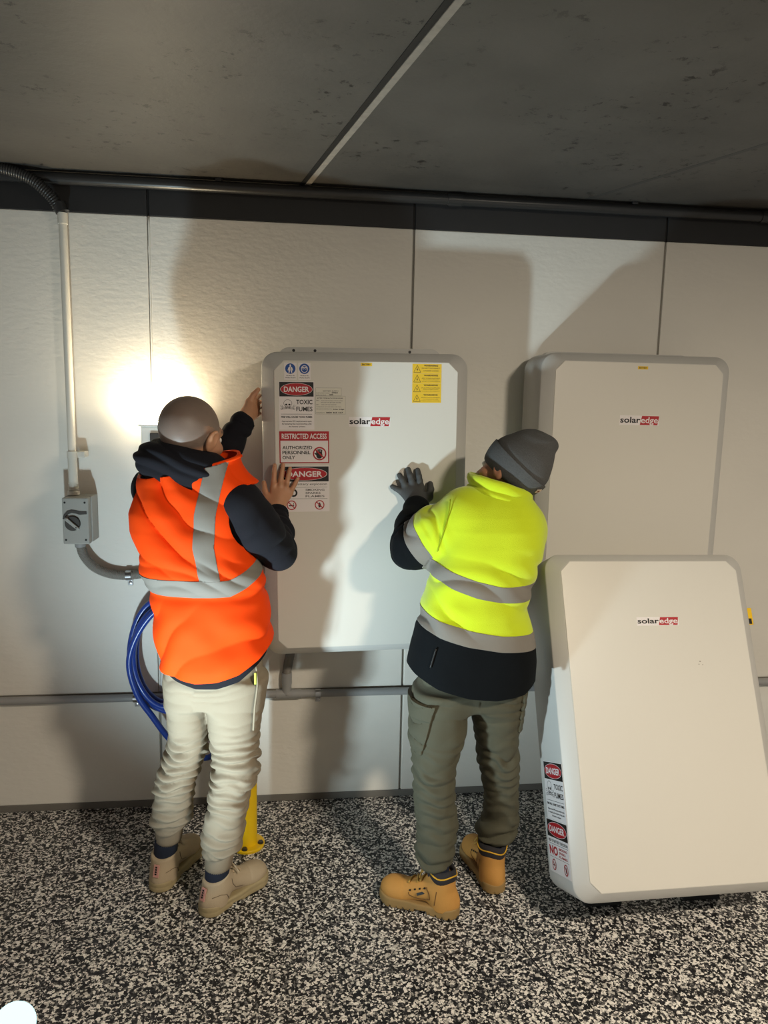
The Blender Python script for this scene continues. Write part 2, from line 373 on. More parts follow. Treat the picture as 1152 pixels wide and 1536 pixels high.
# --- short flexible riser into the battery
t = empty('flexible_riser', (-0.033, -0.02, 0.57))
MB().tube([(0, 0, -0.004), (0.0, 0, 0.045)], 0.0225, 18).build('gland', M_PVCG, t, angle=40)
mb = MB(); corrugated(mb, [(0, 0, 0.04), (0.006, -0.01, 0.09), (0.016, -0.04, 0.15), (0.022, -0.078, 0.226)], 0.0185)
mb.build('flexible_pipe', MATS['grey_flexible_pvc'], t, smooth=True)
tag(t, 'short corrugated conduit rising from the low pipe into the mounted battery', 'conduit')

# --- wall lamp behind the head of the man in orange
t = empty('wall_lamp', (-0.560, 0.0, 1.565))
MB().box(-0.055, 0.075, -0.075, 0.0, 0.0, 0.115).build('housing', mat('white_lamp_housing', rgb(225, 222, 214), 0.4), t, bevel=0.004)
MB().box(-0.062, 0.082, -0.096, 0.0, 0.115, 0.124).build('lip', MATS['white_lamp_housing'], t, bevel=0.002)
MB().box(-0.018, 0.05, -0.087, -0.074, 0.055, 0.09).build('driver_cover', M_DKGREY, t, bevel=0.003)
MB().loft([[(x * s, -0.060 + y * s, z) for x, y in [(0.07 * math.cos(a), 0.028 * math.sin(a)) for a in np.linspace(0, 2 * math.pi, 20, endpoint=False)]] for s, z in ((1, 0.124), (1, 0.129), (0.85, 0.134), (0.4, 0.136))]).build('diffuser', emit_mat('warm_lamp_glow', (1.0, 0.83, 0.55, 1), LAMP_WALL), t, smooth=True)
tag(t, 'glowing warm wall lamp behind the bald head of the man in orange', 'lamp')

# --- flood work light standing on the floor in the near left corner, turned towards the batteries
t = empty('work_light', (-0.672, -1.469, 0.0))
MB().box(-0.11, 0.11, -0.012, 0.012, 0.0, 0.012).build('foot', M_BLACK, t, bevel=0.003); MB().box(-0.012, 0.012, -0.10, 0.10, 0.0, 0.012).build('foot', M_BLACK, t, bevel=0.003)
MB().tube([(0, 0, 0.01), (0, 0, 0.235)], 0.011, 12).build('stand', M_BLACK, t, angle=40)
aim = Vector((0.526, 0.473, 0.707)).normalized(); hq = aim.to_track_quat('Z', 'Y').to_matrix().to_4x4()
hd = MB().lathe([(0.020, -0.066), (0.034, -0.060), (0.040, -0.045), (0.040, -0.030)], (0, 0, 0), 28).build('lamp_head', M_DKGREY, t, angle=40); hd.matrix_local = Matrix.Translation((0, 0, 0.285)) @ hq
MB().lathe([(0.050 * math.sin(a), -0.050 * math.cos(a)) for a in np.linspace(0.85, math.pi - 0.03, 16)], (0, 0, 0), 28).build('frosted_globe', emit_mat('cool_lamp_glow', (0.62, 0.95, 1.0, 1), 1.5), hd, smooth=True)
ld = bpy.data.lights.new('work_light_beam', 'SPOT'); ld.energy = LAMP_WORK; ld.color = (0.72, 0.93, 1.0); ld.spot_size = math.radians(140); ld.spot_blend = 1.0; ld.shadow_soft_size = 0.045
lo = bpy.data.objects.new('beam', ld); COL.objects.link(lo); lo.parent = hd; lo.matrix_local = Matrix.Translation((0, 0, 0.052)) @ Matrix.Rotation(math.pi, 4, 'X')
tag(t, 'glowing cool white work light standing on the floor', 'lamp')

# --- ceiling luminaire over the right shoulder of the camera
t = empty('ceiling_light', (1.55, -3.15, 2.645))
MB().lathe([(0.17, 0.0), (0.175, -0.01), (0.17, -0.045), (0.155, -0.05)], (0, 0, 0), 32).build('rim', MATS['white_lamp_housing'], t, angle=40)
MB().lathe([(0.15, -0.049), (0.148, -0.056), (0.09, -0.064), (0.01, -0.066)], (0, 0, 0), 32).build('diffuser', emit_mat('warm_ceiling_glow', (1.0, 0.87, 0.68, 1), LAMP_CEIL), t, smooth=True)
tag(t, 'round white ceiling light with a warm diffuser', 'lamp')

# --- coil of blue hose on its bracket
M_HOSE = mat('blue_hose', rgb(26, 62, 150), 0.3, spec=0.6)
t = empty('blue_hose', (-0.53, -0.055, 0.72))
rng = random.Random(5); pts = []
for k in range(4):
    rx, rz, ox, oz = 0.135 + 0.010 * rng.uniform(-1, 1), 0.235 + 0.022 * rng.uniform(-1, 1), rng.uniform(-0.012, 0.012), rng.uniform(-0.014, 0.01)
    for j in range(14):
        a = math.pi / 2 + 2 * math.pi * j / 14
        pts.append((rx * math.cos(a) + ox, -0.012 - 0.016 * k + 0.008 * math.sin(3 * a + k), rz * math.sin(a) * (1.0 if math.sin(a) > 0 else 0.92) + oz))
pts += [(-0.02, -0.07, 0.22), (-0.10, -0.075, 0.13), (-0.145, -0.075, 0.0), (-0.12, -0.07, -0.14), (-0.06, -0.06, -0.25), (0.01, -0.05, -0.36), (0.10, -0.04, -0.44), (0.17, -0.035, -0.45), (0.20, -0.035, -0.40), (0.195, -0.03, -0.30), (0.20, -0.03, -0.16), (0.19, -0.02, 0.0)]
MB().tube(resample(smooth_path(pts, 8), 0.012), 0.0128, 12).build('hose', M_HOSE, t, smooth=True)
h = MB().box(-0.02, 0.02, 0.046, 0.055, 0.15, 0.27).build('hanger', M_DKGREY, t, bevel=0.003)
MB().tube([(0, 0.05, 0.2), (0, -0.10, 0.205), (0, -0.115, 0.25)], 0.010, 10).build('hook', M_DKGREY, h, smooth=True)
tag(t, 'coiled shiny blue hose hanging on the wall', 'hose')

# --- yellow bollard
M_YEL = mat('yellow_powder_coat', rgb(238, 196, 16), 0.38)
t = empty('bollard', (-0.186, -0.325, 0.0))
MB().lathe([(0.066, 0.0), (0.068, 0.003), (0.068, 0.011), (0.066, 0.013)], (0, 0, 0), 36).build('base_plate', M_YEL, t, angle=40)
MB().lathe([(0.038, 0.012), (0.038, 0.82), (0.036, 0.845), (0.024, 0.862), (0.004, 0.868)], (0, 0, 0), 32).build('post', M_YEL, t, angle=40)
for a in (-100, -10, 80, 170):
    x, y = 0.053 * math.cos(math.radians(a)), 0.053 * math.sin(math.radians(a))
    b_ = MB().lathe([(0.0095, 0.013), (0.0095, 0.021)], (x, y, 0), 6).build('bolt', mat('dull_bolt_steel', rgb(92, 88, 80), 0.45, metal=0.8), t)
    MB().lathe([(0.012, 0.0128), (0.012, 0.0145)], (x, y, 0), 14).build('washer', MATS['dull_bolt_steel'], b_)
tag(t, 'yellow steel bollard bolted to the floor behind the beige trousers', 'bollard')
# ================================================================== BATTERIES
M_SHELL = mat('battery_shell', rgb(198, 196, 192), 0.42)
M_PANEL = mat('battery_front_panel', rgb(212, 208, 200), 0.36, bump=0.05, bscale=400)
M_RECESS = mat('battery_recess', rgb(190, 189, 186), 0.5)
M_ZN2 = mat('bracket_steel', rgb(150, 150, 150), 0.4, metal=0.9)
P_W = mat('print_white', rgb(228, 222, 222), 0.45); P_K = mat('print_black', rgb(16, 14, 15), 0.5); P_R = mat('print_red', rgb(172, 22, 34), 0.45)
P_B = mat('print_blue', rgb(24, 74, 150), 0.45); P_Y = mat('print_yellow', rgb(232, 190, 22), 0.45); P_C = mat('print_clear_label', rgb(214, 210, 198), 0.5)
P_G = mat('print_grey', rgb(96, 92, 92), 0.5)
NM = {'w': ('white_print', P_W), 'k': ('black_lettering', P_K), 'r': ('red_print', P_R), 'b': ('blue_print', P_B), 'y': ('yellow_print', P_Y), 'g': ('grey_lettering', P_G), 'w2': ('white_lettering', P_W), 'k2': ('black_mark', P_K)}
BW, BH, BD = 0.395, 1.179, 0.225
def rr(hw, z0, z1, r, n=8):
    P = []
    for cx, cz, a0 in ((hw - r, z1 - r, 0), (-hw + r, z1 - r, 90), (-hw + r, z0 + r, 180), (hw - r, z0 + r, 270)):
        for k in range(n + 1):
            a = math.radians(a0 + 90 * k / n); P.append((cx + r * math.cos(a), cz + r * math.sin(a)))
    return P
def octo(hw, z0, z1, c, n=8):
    P = []
    for (ax, az), (bx, bz) in (((hw, z1 - c), (hw - c, z1)), ((-hw + c, z1), (-hw, z1 - c)), ((-hw, z0 + c), (-hw + c, z0)), ((hw - c, z0), (hw, z0 + c))):
        for k in range(n + 1):
            t = k / n; P.append((ax + (bx - ax) * t, az + (bz - az) * t))
    return P
def ringp(P, y): return [(x, y, z) for x, z in P]
def battery(name, M, plate=1.208):
    t = empty(name, M=M)
    o = rr(BW, 0, BH, 0.062); o2 = rr(BW - 0.0015, 0.0015, BH - 0.0015, 0.061); oi = octo(0.3485, 0.036, 1.1465, 0.036)
    ob = rr(BW - 0.004, 0.004, BH - 0.002, 0.06)
    m_ = lambda A, B, k: [(a[0] + (b[0] - a[0]) * k, a[1] + (b[1] - a[1]) * k) for a, b in zip(A, B)]
    mb = MB().loft([ringp(ob, BD), ringp(o, BD - 0.012), ringp(o, 0.004), ringp(o2, 0.0), ringp(m_(o2, oi, 0.04), -0.003), ringp(m_(o2, oi, 0.985), -0.0345), ringp(oi, -0.034)])
    body = mb.build('body', M_SHELL, t)
    # hand recesses cut into both sides
    cut = MB()
    for s in (-1, 1):
        P = rr(0.052, 0.73, 1.088, 0.022, 5)
        a = [(s * (BW + 0.05), 0.094 + x, z) for x, z in P]; b = [(s * (BW - 0.026), 0.094 + x * 0.86, 0.909 + (z - 0.909) * 0.96) for x, z in P]
        cut.loft([a, b])
    co = cut.build('cutter', M_RECESS)
    md = body.modifiers.new('recess', 'BOOLEAN'); md.operation = 'DIFFERENCE'; md.object = co; md.solver = 'EXACT'
    dg = bpy.context.evaluated_depsgraph_get(); dg.update()
    me = bpy.data.meshes.new_from_object(body.evaluated_get(dg)); body.modifiers.clear()
    old = body.data; body.data = me; bpy.data.meshes.remove(old); bpy.data.objects.remove(co)
    me.shade_smooth(); me.set_sharp_from_angle(angle=math.radians(32))
    fp = octo(0.3475, 0.037, 1.1455, 0.0355); fq = octo(0.3465, 0.038, 1.1445, 0.0352)
    MB().loft([ringp(fp, -0.030), ringp(fp, -0.0362), ringp(fq, -0.037)]).build('front_panel', M_PANEL, t, angle=30)
    pl = rr(0.335, 0.03, plate, 0.05)
    mp = MB().loft([ringp(pl, BD + 0.001), ringp(pl, BD - 0.03)]).build('mounting_plate', M_SHELL, t, angle=30)
    for x in (-0.27, -0.185, 0.2): MB().lathe([(0.006, BD - 0.0306), (0.0055, BD - 0.031)], (x, 0, plate - 0.013), 12, 'y').build('screw_hole', M_BLACK, mp)
    for s in (-1, 1):
        MB().box(s * (BW - 0.024) - 0.004, s * (BW - 0.024) + 0.004, 0.085, 0.103, 0.98, 1.01).build('latch', M_DKGREY, t, bevel=0.002)
    return t
def front(u, v, w): return (u, -0.0371 - w, v)
def sticker(t, name, fn, u0, v0, u1, v1, m, th=0.0004, rad=0.0):
    P = [(u0, v0), (u1, v0), (u1, v1), (u0, v1)]
    return MB().add([fn(a, b, -0.0002) for a, b in P] + [fn(a, b, th) for a, b in P], [(3, 2, 1, 0), (4, 5, 6, 7), (0, 1, 5, 4), (1, 2, 6, 5), (2, 3, 7, 6), (3, 0, 4, 7)]).build(name, m, t)
def logo(t, u0=-0.0700, v0=0.9035, u1=0.0880, v1=0.9400):
    o = sticker(t, 'logo_decal', front, u0, v0, u1, v1, P_W); p = Print(front)
    h = v1 - v0; us = u0 + 0.52 * (u1 - u0)
    p.poly('r', [(us - 0.001, v0 + 0.0015), (u1 - 0.006, v0 + 0.0015), (u1 - 0.0005, v1 - 0.001), (us + 0.0065, v1 - 0.001)], 0.0007)
    p.text('k', 'solar', u0 + 0.002, v0 + 0.24 * h, us + 0.0005, v0 + 0.86 * h, 0.0009, bold=0.025)
    p.text('w2', 'edge', us + 0.003, v0 + 0.04 * h, u1 - 0.005, v0 + 0.86 * h, 0.0011, bold=0.016)
    p.build(o, NM)
def battery_tag(t, u=0.0, v=1.1345):
    o = sticker(t, 'battery_label', front, u - 0.021, v - 0.006, u + 0.021, v + 0.006, P_Y); p = Print(front)
    p.text('k', 'BATTERY', u - 0.016, v - 0.003, u + 0.016, v + 0.003, 0.0008, bold=0.03); p.build(o, NM)
def skull(p, u, v, s, w, key='k', bone='g'):
    p.ring(bone, u, v + 0.22 * s, 0.40 * s, 0.36 * s, 0.035 * s, w); p.ring(bone, u, v - 0.12 * s, 0.22 * s, 0.17 * s, 0.035 * s, w)
    p.ell('w2', u, v + 0.14 * s, 0.345 * s, 0.20 * s, w + 0.0001)
    for k in (-1, 1):
        p.ell('k2', u + k * 0.15 * s, v + 0.10 * s, 0.105 * s, 0.085 * s, w + 0.0003, 14)
        for e in (-0.05, 0.05):
            p.line(bone, u - k * 0.58 * s, v - 0.30 * s + e * s, u + k * 0.58 * s, v - 0.02 * s + e * s - 0.40 * s + 0.28 * s, 0.03 * s, w)
        p.ring(bone, u + k * 0.6 * s, v - 0.02 * s, 0.10 * s, 0.09 * s, 0.03 * s, w, 12); p.ring(bone, u + k * 0.6 * s, v - 0.30 * s, 0.10 * s, 0.09 * s, 0.03 * s, w, 12)
    p.poly('k2', [(u - 0.045 * s, v - 0.07 * s), (u + 0.045 * s, v - 0.07 * s), (u, v + 0.03 * s)], w + 0.0003)
    for k in (-2, -1, 0, 1, 2): p.line('k2', u + k * 0.06 * s, v - 0.2 * s, u + k * 0.06 * s, v - 0.12 * s, 0.02 * s, w + 0.0003)
def danger_head(p, u0, v0, u1, v1):
    """black header with red oval"""
    p.rect('k', u0, v0, u1, v1, 0.0006); uc, vc = (u0 + u1) / 2, (v0 + v1) / 2; ru, rv = (u1 - u0) * 0.47, (v1 - v0) * 0.43
    p.ell('w', uc, vc, ru, rv, 0.0008); p.ell('r', uc, vc, ru * 0.975, rv * 0.955, 0.0010)
    p.text('w2', 'DANGER', uc - ru * 0.78, vc - rv * 0.44, uc + ru * 0.78, vc + rv * 0.44, 0.0012, bold=0.025)
def no_sign(p, u, v, r, w=0.0008):
    p.ring('r', u, v, r, r, r * 0.2, w + 0.0004); p.line('r', u - r * 0.64, v + r * 0.64, u + r * 0.64, v - r * 0.64, r * 0.2, w + 0.0004)
def toxic_sign(t, fn, u0, v0, u1, v1):
    o = sticker(t, 'toxic_fumes_sign', fn, u0, v0, u1, v1, P_W); p = Print(fn); W, H = u1 - u0, v1 - v0
    X = lambda k: u0 + k * W; Y = lambda k: v0 + k * H
    danger_head(p, X(0.015), Y(0.69), X(0.985), Y(0.99))
    skull(p, X(0.25), Y(0.50), W * 0.30, 0.0006)
    p.text('k', 'TOXIC', X(0.49), Y(0.53), X(0.95), Y(0.625), 0.0008, bold=0.02); p.text('k', 'FUMES', X(0.49), Y(0.385), X(0.95), Y(0.48), 0.0008, bold=0.02)
    p.line('k', X(0.06), Y(0.325), X(0.94), Y(0.325), 0.0012, 0.0006)
    p.text('k', 'FIRE WILL CAUSE TOXIC FUMES', X(0.06), Y(0.245), X(0.94), Y(0.285), 0.0008, bold=0.03)
    p.text('g', 'Appropriate PPE requirements apply', X(0.07), Y(0.155), X(0.93), Y(0.19), 0.0008, bold=0.03)
    p.text('g', 'for entering the room/working with', X(0.08), Y(0.10), X(0.92), Y(0.135), 0.0008, bold=0.03)
    p.text('g', 'the battery systems', X(0.27), Y(0.045), X(0.74), Y(0.08), 0.0008, bold=0.03)
    p.build(o, NM)
def explosion_sign(t, fn, u0, v0, u1, v1, red=False):
    o = sticker(t, 'battery_explosion_sign', fn, u0, v0, u1, v1, P_W); p = Print(fn); W, H = u1 - u0, v1 - v0
    X = lambda k: u0 + k * W; Y = lambda k: v0 + k * H; c = 'r' if red else 'g'
    danger_head(p, X(0.015), Y(0.66), X(0.985), Y(0.985))
    p.text('k' if red else 'g', 'RISK OF BATTERY EXPLOSION' if red else 'Risk of battery explosion', X(0.05), Y(0.565), X(0.95), Y(0.62 if red else 0.63), 0.0008, bold=0.012)
    p.line('k', X(0.04), Y(0.535), X(0.96), Y(0.535), 0.0010, 0.0006); p.line('k', X(0.04), Y(0.285), X(0.96), Y(0.285), 0.0010, 0.0006)
    p.text('r' if red else 'k', 'NO', X(0.06), Y(0.325), X(0.46 if red else 0.36), Y(0.50), 0.0008, bold=0.04)
    for s, v in (('SMOKING', 0.455), ('SPARKS', 0.385), ('FLAMES', 0.315)): p.text(c, s, X(0.52), Y(v), X(0.90 if s != 'SPARKS' else 0.82), Y(v + 0.045), 0.0008, bold=0.02)
    for k in (0.24, 0.80):
        r = min(W * 0.115, H * 0.105); no_sign(p, X(k), Y(0.145), r)
        if k < 0.5: p.line(('k2', 'a'), X(k) - r * 0.6, Y(0.145) - r * 0.1, X(k) + r * 0.5, Y(0.145) - r * 0.1, r * 0.2, 0.0008); p.line(('k2', 'a'), X(k) + r * 0.3, Y(0.145), X(k) + r * 0.45, Y(0.145) + r * 0.5, r * 0.12, 0.0008)
        else: p.poly(('k2', 'b'), [(X(k) - r * 0.15, Y(0.145) - r * 0.6), (X(k) + r * 0.35, Y(0.145) - r * 0.3), (X(k) + r * 0.05, Y(0.145) + r * 0.6), (X(k) - r * 0.3, Y(0.145))], 0.0008)
    p.build(o, NM)

def rotm(loc, yaw, lean, roll):
    return Matrix.Translation(loc) @ Matrix.Rotation(yaw, 4, 'Z') @ Matrix.Rotation(lean, 4, 'X') @ Matrix.Rotation(roll, 4, 'Y')
# --- battery the two men are holding
b1 = battery('battery_unit', rotm((0.2848, -0.2886, 0.801), 0.0198, 0.0101, -0.0156))
tag(b1, 'grey white wall battery covered in warning stickers, held by both men', 'battery', 'large home batteries')
logo(b1); battery_tag(b1, -0.004, 1.1348)
for u0, u1, kind in ((-0.3102, -0.2644, 0), (-0.2582, -0.2128, 1)):
    o = sticker(b1, 'pictogram_sign', front, u0, 1.0758, u1, 1.1384, P_W); p = Print(front); uc, vc = (u0 + u1) / 2, 1.1165
    p.ell('b', uc, vc, 0.0190, 0.0190, 0.0006)
    if kind == 0:
        p.ell('w2', uc, vc + 0.012, 0.0032, 0.0034, 0.0009, 14); p.poly('w2', [(uc - 0.0012, vc + 0.009), (uc - 0.0075, vc + 0.003), (uc - 0.010, vc - 0.006), (uc - 0.007, vc - 0.007), (uc - 0.005, vc), (uc - 0.007, vc - 0.0145), (uc - 0.003, vc - 0.0155), (uc, vc - 0.002), (uc + 0.003, vc - 0.0155), (uc + 0.007, vc - 0.0145), (uc + 0.005, vc), (uc + 0.007, vc - 0.007), (uc + 0.010, vc - 0.006), (uc + 0.0075, vc + 0.003), (uc + 0.0012, vc + 0.009)], 0.0009)
        p.line('k', uc, vc + 0.006, uc, vc - 0.004, 0.0015, 0.0012)
    else:
        p.ring('w2', uc, vc - 0.001, 0.0125, 0.0135, 0.0022, 0.0009); p.line('w2', uc - 0.012, vc + 0.005, uc + 0.012, vc + 0.005, 0.002, 0.0009)
        p.ring('w2', uc - 0.005, vc + 0.001, 0.0045, 0.0035, 0.0014, 0.0009, 14); p.ring('w2', uc + 0.005, vc + 0.001, 0.0045, 0.0035, 0.0014, 0.0009, 14)
    p.text('g', 'PPE MUST BE', uc - 0.015, 1.0895, uc + 0.015, 1.0925, 0.0008, bold=0.03); p.text('g', 'WORN ON SITE', uc - 0.019, 1.0815, uc + 0.019, 1.0850, 0.0008, bold=0.03)
    p.build(o, NM)
toxic_sign(b1, front, -0.3309, 0.8918, -0.2003, 1.0697)
for u0, v0, u1, v1, rows in ((-0.1945, 1.018, -0.0984, 1.0473, [('BATTERY SUPPLY', .28, .9, .55, 1), ('SHORT CIRCUIT CURRENT', .02, .55, .3, 0), ('2960', .62, .86, .3, 2), ('NOM. VOLTAGE', .02, .4, .05, 0), ('400', .52, .68, .05, 2)]),
                             (-0.195, 0.9503, -0.0834, 1.0170, [('BATTERY SYSTEM SHUTDOWN PROCEDURE', .05, .92, .86, 1), ('STEP 1', .02, .12, .74, 0), ('TURN OFF THE MAIN SWITCH SUPPLY', .18, .92, .72, 0), ('ISOLATE THE BATTERY SYSTEM', .18, .85, .62, 0), ('STEP 2', .02, .12, .5, 0), ('TURN OFF THE INVERTER', .18, .7, .5, 0), ('WARNING: DO NOT RELY ON THIS', .02, .85, .38, 0), ('FOR MORE INFORMATION CALL', .02, .55, .26, 0), ('Solar Edge', .58, .96, .22, 2), ('CONTACT', .02, .3, .06, 0), ('1800 465 567', .35, .92, .04, 2)])):
    o = sticker(b1, 'supply_label', front, u0, v0, u1, v1, P_C); p = Print(front); W, H = u1 - u0, v1 - v0
    for s, a, b, v, k in rows:
        h = (0.0026, 0.0034, 0.0052)[k]; p.text('gkk'[k], s, u0 + a * W, v0 + v * H, u0 + b * W, v0 + v * H + h, 0.0008, bold=0.03)
    for a, b, c, d_ in ((u0, v0, u1, v0), (u0, v1, u1, v1), (u0, v0, u0, v1), (u1, v0, u1, v1)): p.line('g', a, b, c, d_, 0.0006, 0.0006)
    p.build(o, NM)
# restricted access
u0, v0, u1, v1 = -0.3316, 0.7656, -0.1453, 0.8856
o = sticker(b1, 'restricted_access_sign', front, u0, v0, u1, v1, P_R); p = Print(front)
p.rect('w', u0 + 0.004, v0 + 0.004, u1 - 0.004, v1 - 0.035, 0.0007)
p.text('w2', 'RESTRICTED ACCESS', u0 + 0.009, v1 - 0.0285, u1 - 0.009, v1 - 0.0085, 0.0010, bold=0.02)
for s, k, b in (('AUTHORIZED', 0.68, 0.62), ('PERSONNEL', 0.45, 0.58), ('ONLY', 0.22, 0.26)):
    vv = v0 + 0.004 + k * 0.081 - 0.0065; p.text('k', s, u0 + 0.011, vv, u0 + 0.011 + b * 0.18, vv + 0.0130, 0.0010, bold=0.02)
uc, vc = u1 - 0.036, v0 + 0.036
for i, (a, l) in enumerate(((-0.0095, 0.012), (-0.0045, 0.017), (0.001, 0.018), (0.0065, 0.015))): p.line('k2', uc + a, vc - 0.004, uc + a * 1.25, vc + l, 0.0048, 0.0009)
p.ell('k2', uc - 0.001, vc - 0.006, 0.012, 0.013, 0.0009, 18); p.line('k2', uc - 0.008, vc - 0.008, uc - 0.0185, vc + 0.003, 0.005, 0.0009)
no_sign(p, uc, vc, 0.0255, 0.0009); p.build(o, NM)
explosion_sign(b1, front, -0.3344, 0.5799, -0.1446, 0.7556)
# four yellow warnings
u0, v0, u1, v1 = 0.1712, 0.9943, 0.2836, 1.1402; hh = (v1 - v0) / 4
rows4 = [['DO NOT DISCONNECT', 'UNDER LOAD'], ['ARC FLASH HAZARD', 'Do not work on this panel', 'whilst it is energised'], ['MULTIPLE SUPPLIES', 'Isolate all supplies before', 'working on this equipment'], ['Battery may be energised', 'from more than one supply', 'Isolate before working']]
for i in range(4):
    b0 = v1 - (i + 1) * hh; o = sticker(b1, 'warning_label', front, u0, b0, u1, b0 + hh - 0.0006, P_Y); p = Print(front)
    p.text('k', 'WARNING', u0 + 0.044, b0 + 0.0265, u1 - 0.014, b0 + 0.0325, 0.0008, bold=0.04, spacing=1.1)
    for j, s in enumerate(rows4[i]):
        hgt = 0.0045 if len(rows4[i]) == 2 else 0.0034; vv = b0 + 0.0175 - j * (0.0095 if len(rows4[i]) == 2 else 0.0062)
        p.text('k', s, u0 + 0.036 + 0.006 * (j % 2), vv, u1 - 0.006 - 0.006 * (j % 2), vv + hgt, 0.0008, bold=0.0)
    uc, vv, s = u0 + 0.0185, b0 + 0.0045, 0.0135
    T = [(uc - s, vv), (uc + s, vv), (uc, vv + 0.026)]
    for k in range(3): p.line('k', *T[k], *T[(k + 1) % 3], 0.0014, 0.0007)
    p.poly('k2', [(uc + 0.001, vv + 0.018), (uc - 0.0035, vv + 0.0095), (uc - 0.0003, vv + 0.0098), (uc - 0.001, vv + 0.0025), (uc + 0.0035, vv + 0.0115), (uc + 0.0006, vv + 0.0112)], 0.0008)
    p.build(o, NM)
# --- battery on the wall at the right
b2 = battery('battery_unit', rotm((1.3545, -0.28, 0.826), 0, 0, 0), 1.196); logo(b2, -0.0739, 0.9011, 0.0909, 0.9397); battery_tag(b2, 0.008, 1.1268)
tag(b2, 'plain grey white battery hung high on the right wall, behind the leaning one', 'battery', 'large home batteries')
# --- battery leaning in front of it
b3 = battery('battery_unit', rotm((1.3131, -1.0116, 0.1676), 0.0323, -0.4138, 0.0101), 1.17); logo(b3, -0.0759, 0.9075, 0.0869, 0.9384)
tag(b3, 'grey white battery leaning backwards from the floor, nearest to the camera', 'battery', 'large home batteries')
def side(u, v, w): return (-BW - 0.0002 - w, -u, v)      # u runs from back to front on the left side
toxic_sign(b3, side, -0.182, 0.2475, 0.000, 0.4430)
explosion_sign(b3, side, -0.198, 0.0715, -0.002, 0.2465, red=True)
tg = MB().box(BW - 0.002, BW + 0.036, 0.028, 0.0305, 0.912, 0.976).build('hang_tag', P_Y, b3, bevel=0.001)
MB().box(BW + 0.004, BW + 0.030, 0.0274, 0.028, 0.915, 0.936).build('tag_mark', P_K, tg)
for u, v, a_ in ((0.1496, 0.776, 0.0035), (0.158, 0.764, 0.0022), (0.144, 0.766, 0.0026)):
    sc = Print(front); sc.ell('g', u, v, a_, a_ * 0.7, 0.0002, 12); sc.build(b3, {'g': ('scuff_mark', mat('scuff_grey', rgb(150, 144, 134), 0.7))})
# wall rails behind the two hung batteries
for x, y0, z, lab in ((0.285, -0.066, 1.82, 'steel mounting rail on the wall behind the stickered battery'), (1.3545, -0.058, 1.84, 'steel mounting rail on the wall behind the plain hung battery')):
    r_ = empty('mounting_rail', (x, 0.0, z)); MB().box(-0.28, 0.28, -0.006, 0.0, -0.03, 0.03).build('wall_plate', M_ZN2, r_, bevel=0.001)
    MB().box(-0.28, 0.28, y0 + 0.003, -0.005, 0.018, 0.026).build('ledge', M_ZN2, r_); tag(r_, lab, 'rail', 'rails behind the batteries')
# packing blocks that keep the leaning battery off the floor
M_FOAM = mat('black_packing_foam', rgb(30, 30, 31), 0.95, bump=0.4, bscale=120)
for x, s in ((1.12, 'left'), (1.50, 'right')):
    MBx = MB().box(x - 0.07, x + 0.07, -0.815, -0.67, 0.0, 0.074).build('packing_block', M_FOAM, bevel=0.004)
    tag(MBx, 'black foam packing block under the leaning battery, %s one of two' % s, 'block', 'packing blocks')
# ================================================================== PEOPLE: implicit-surface helpers
def vlen(D): return np.sqrt(np.einsum('ij,ij->i', D, D))
def seg(P, a, b, ra, rb):
    a = np.asarray(a, np.float32); b = np.asarray(b, np.float32); ab = b - a
    t = np.clip(((P - a) @ ab) / (ab @ ab + 1e-9), 0, 1)
    return vlen(P - a - t[:, None] * ab) - (ra + (rb - ra) * t)
def chain(P, pts, k=0.02):
    """pts: list of (x, y, z, r)"""
    d = None
    for p, q in zip(pts[:-1], pts[1:]):
        e = seg(P, p[:3], q[:3], p[3], q[3]); d = e if d is None else smin(d, e, k)
    return d
def smin(a, b, k):
    h = np.clip(0.5 + 0.5 * (b - a) / k, 0, 1); return b + (a - b) * h - k * h * (1 - h)
def smax(a, b, k): return -smin(-a, -b, k)
def ell(P, c, r, R=None):
    q = P - np.asarray(c, np.float32)
    if R is not None: q = q @ R
    r = np.asarray(r, np.float32); k0 = vlen(q / r); k1 = vlen(q / (r * r)) + 1e-9
    return k0 * (k0 - 1) / k1
def loft_z(P, st, n=2.4, yaw=0.0, cap=0.0):
    """st rows: z, cx, cy, a, b - horizontal slices"""
    S = np.array(sorted(st), np.float32); z = P[:, 2]
    cx, cy, a, b = (np.interp(z, S[:, 0], S[:, i]) for i in (1, 2, 3, 4))
    dx, dy = P[:, 0] - cx, P[:, 1] - cy
    if yaw:
        c, s = math.cos(yaw), math.sin(yaw); dx, dy = dx * c + dy * s, -dx * s + dy * c
    q = ((np.abs(dx) / a) ** n + (np.abs(dy) / b) ** n) ** (1.0 / n)
    d = (q - 1) * np.minimum(a, b)
    return smax(d, np.maximum(z - S[-1, 0], S[0, 0] - z), 0.012 + cap)
def rotz(a): c, s = math.cos(a), math.sin(a); return np.array([[c, -s, 0], [s, c, 0], [0, 0, 1]], np.float32)
def rotx(a): c, s = math.cos(a), math.sin(a); return np.array([[1, 0, 0], [0, c, -s], [0, s, c]], np.float32)
def roty(a): c, s = math.cos(a), math.sin(a); return np.array([[c, 0, s], [0, 1, 0], [-s, 0, c]], np.float32)
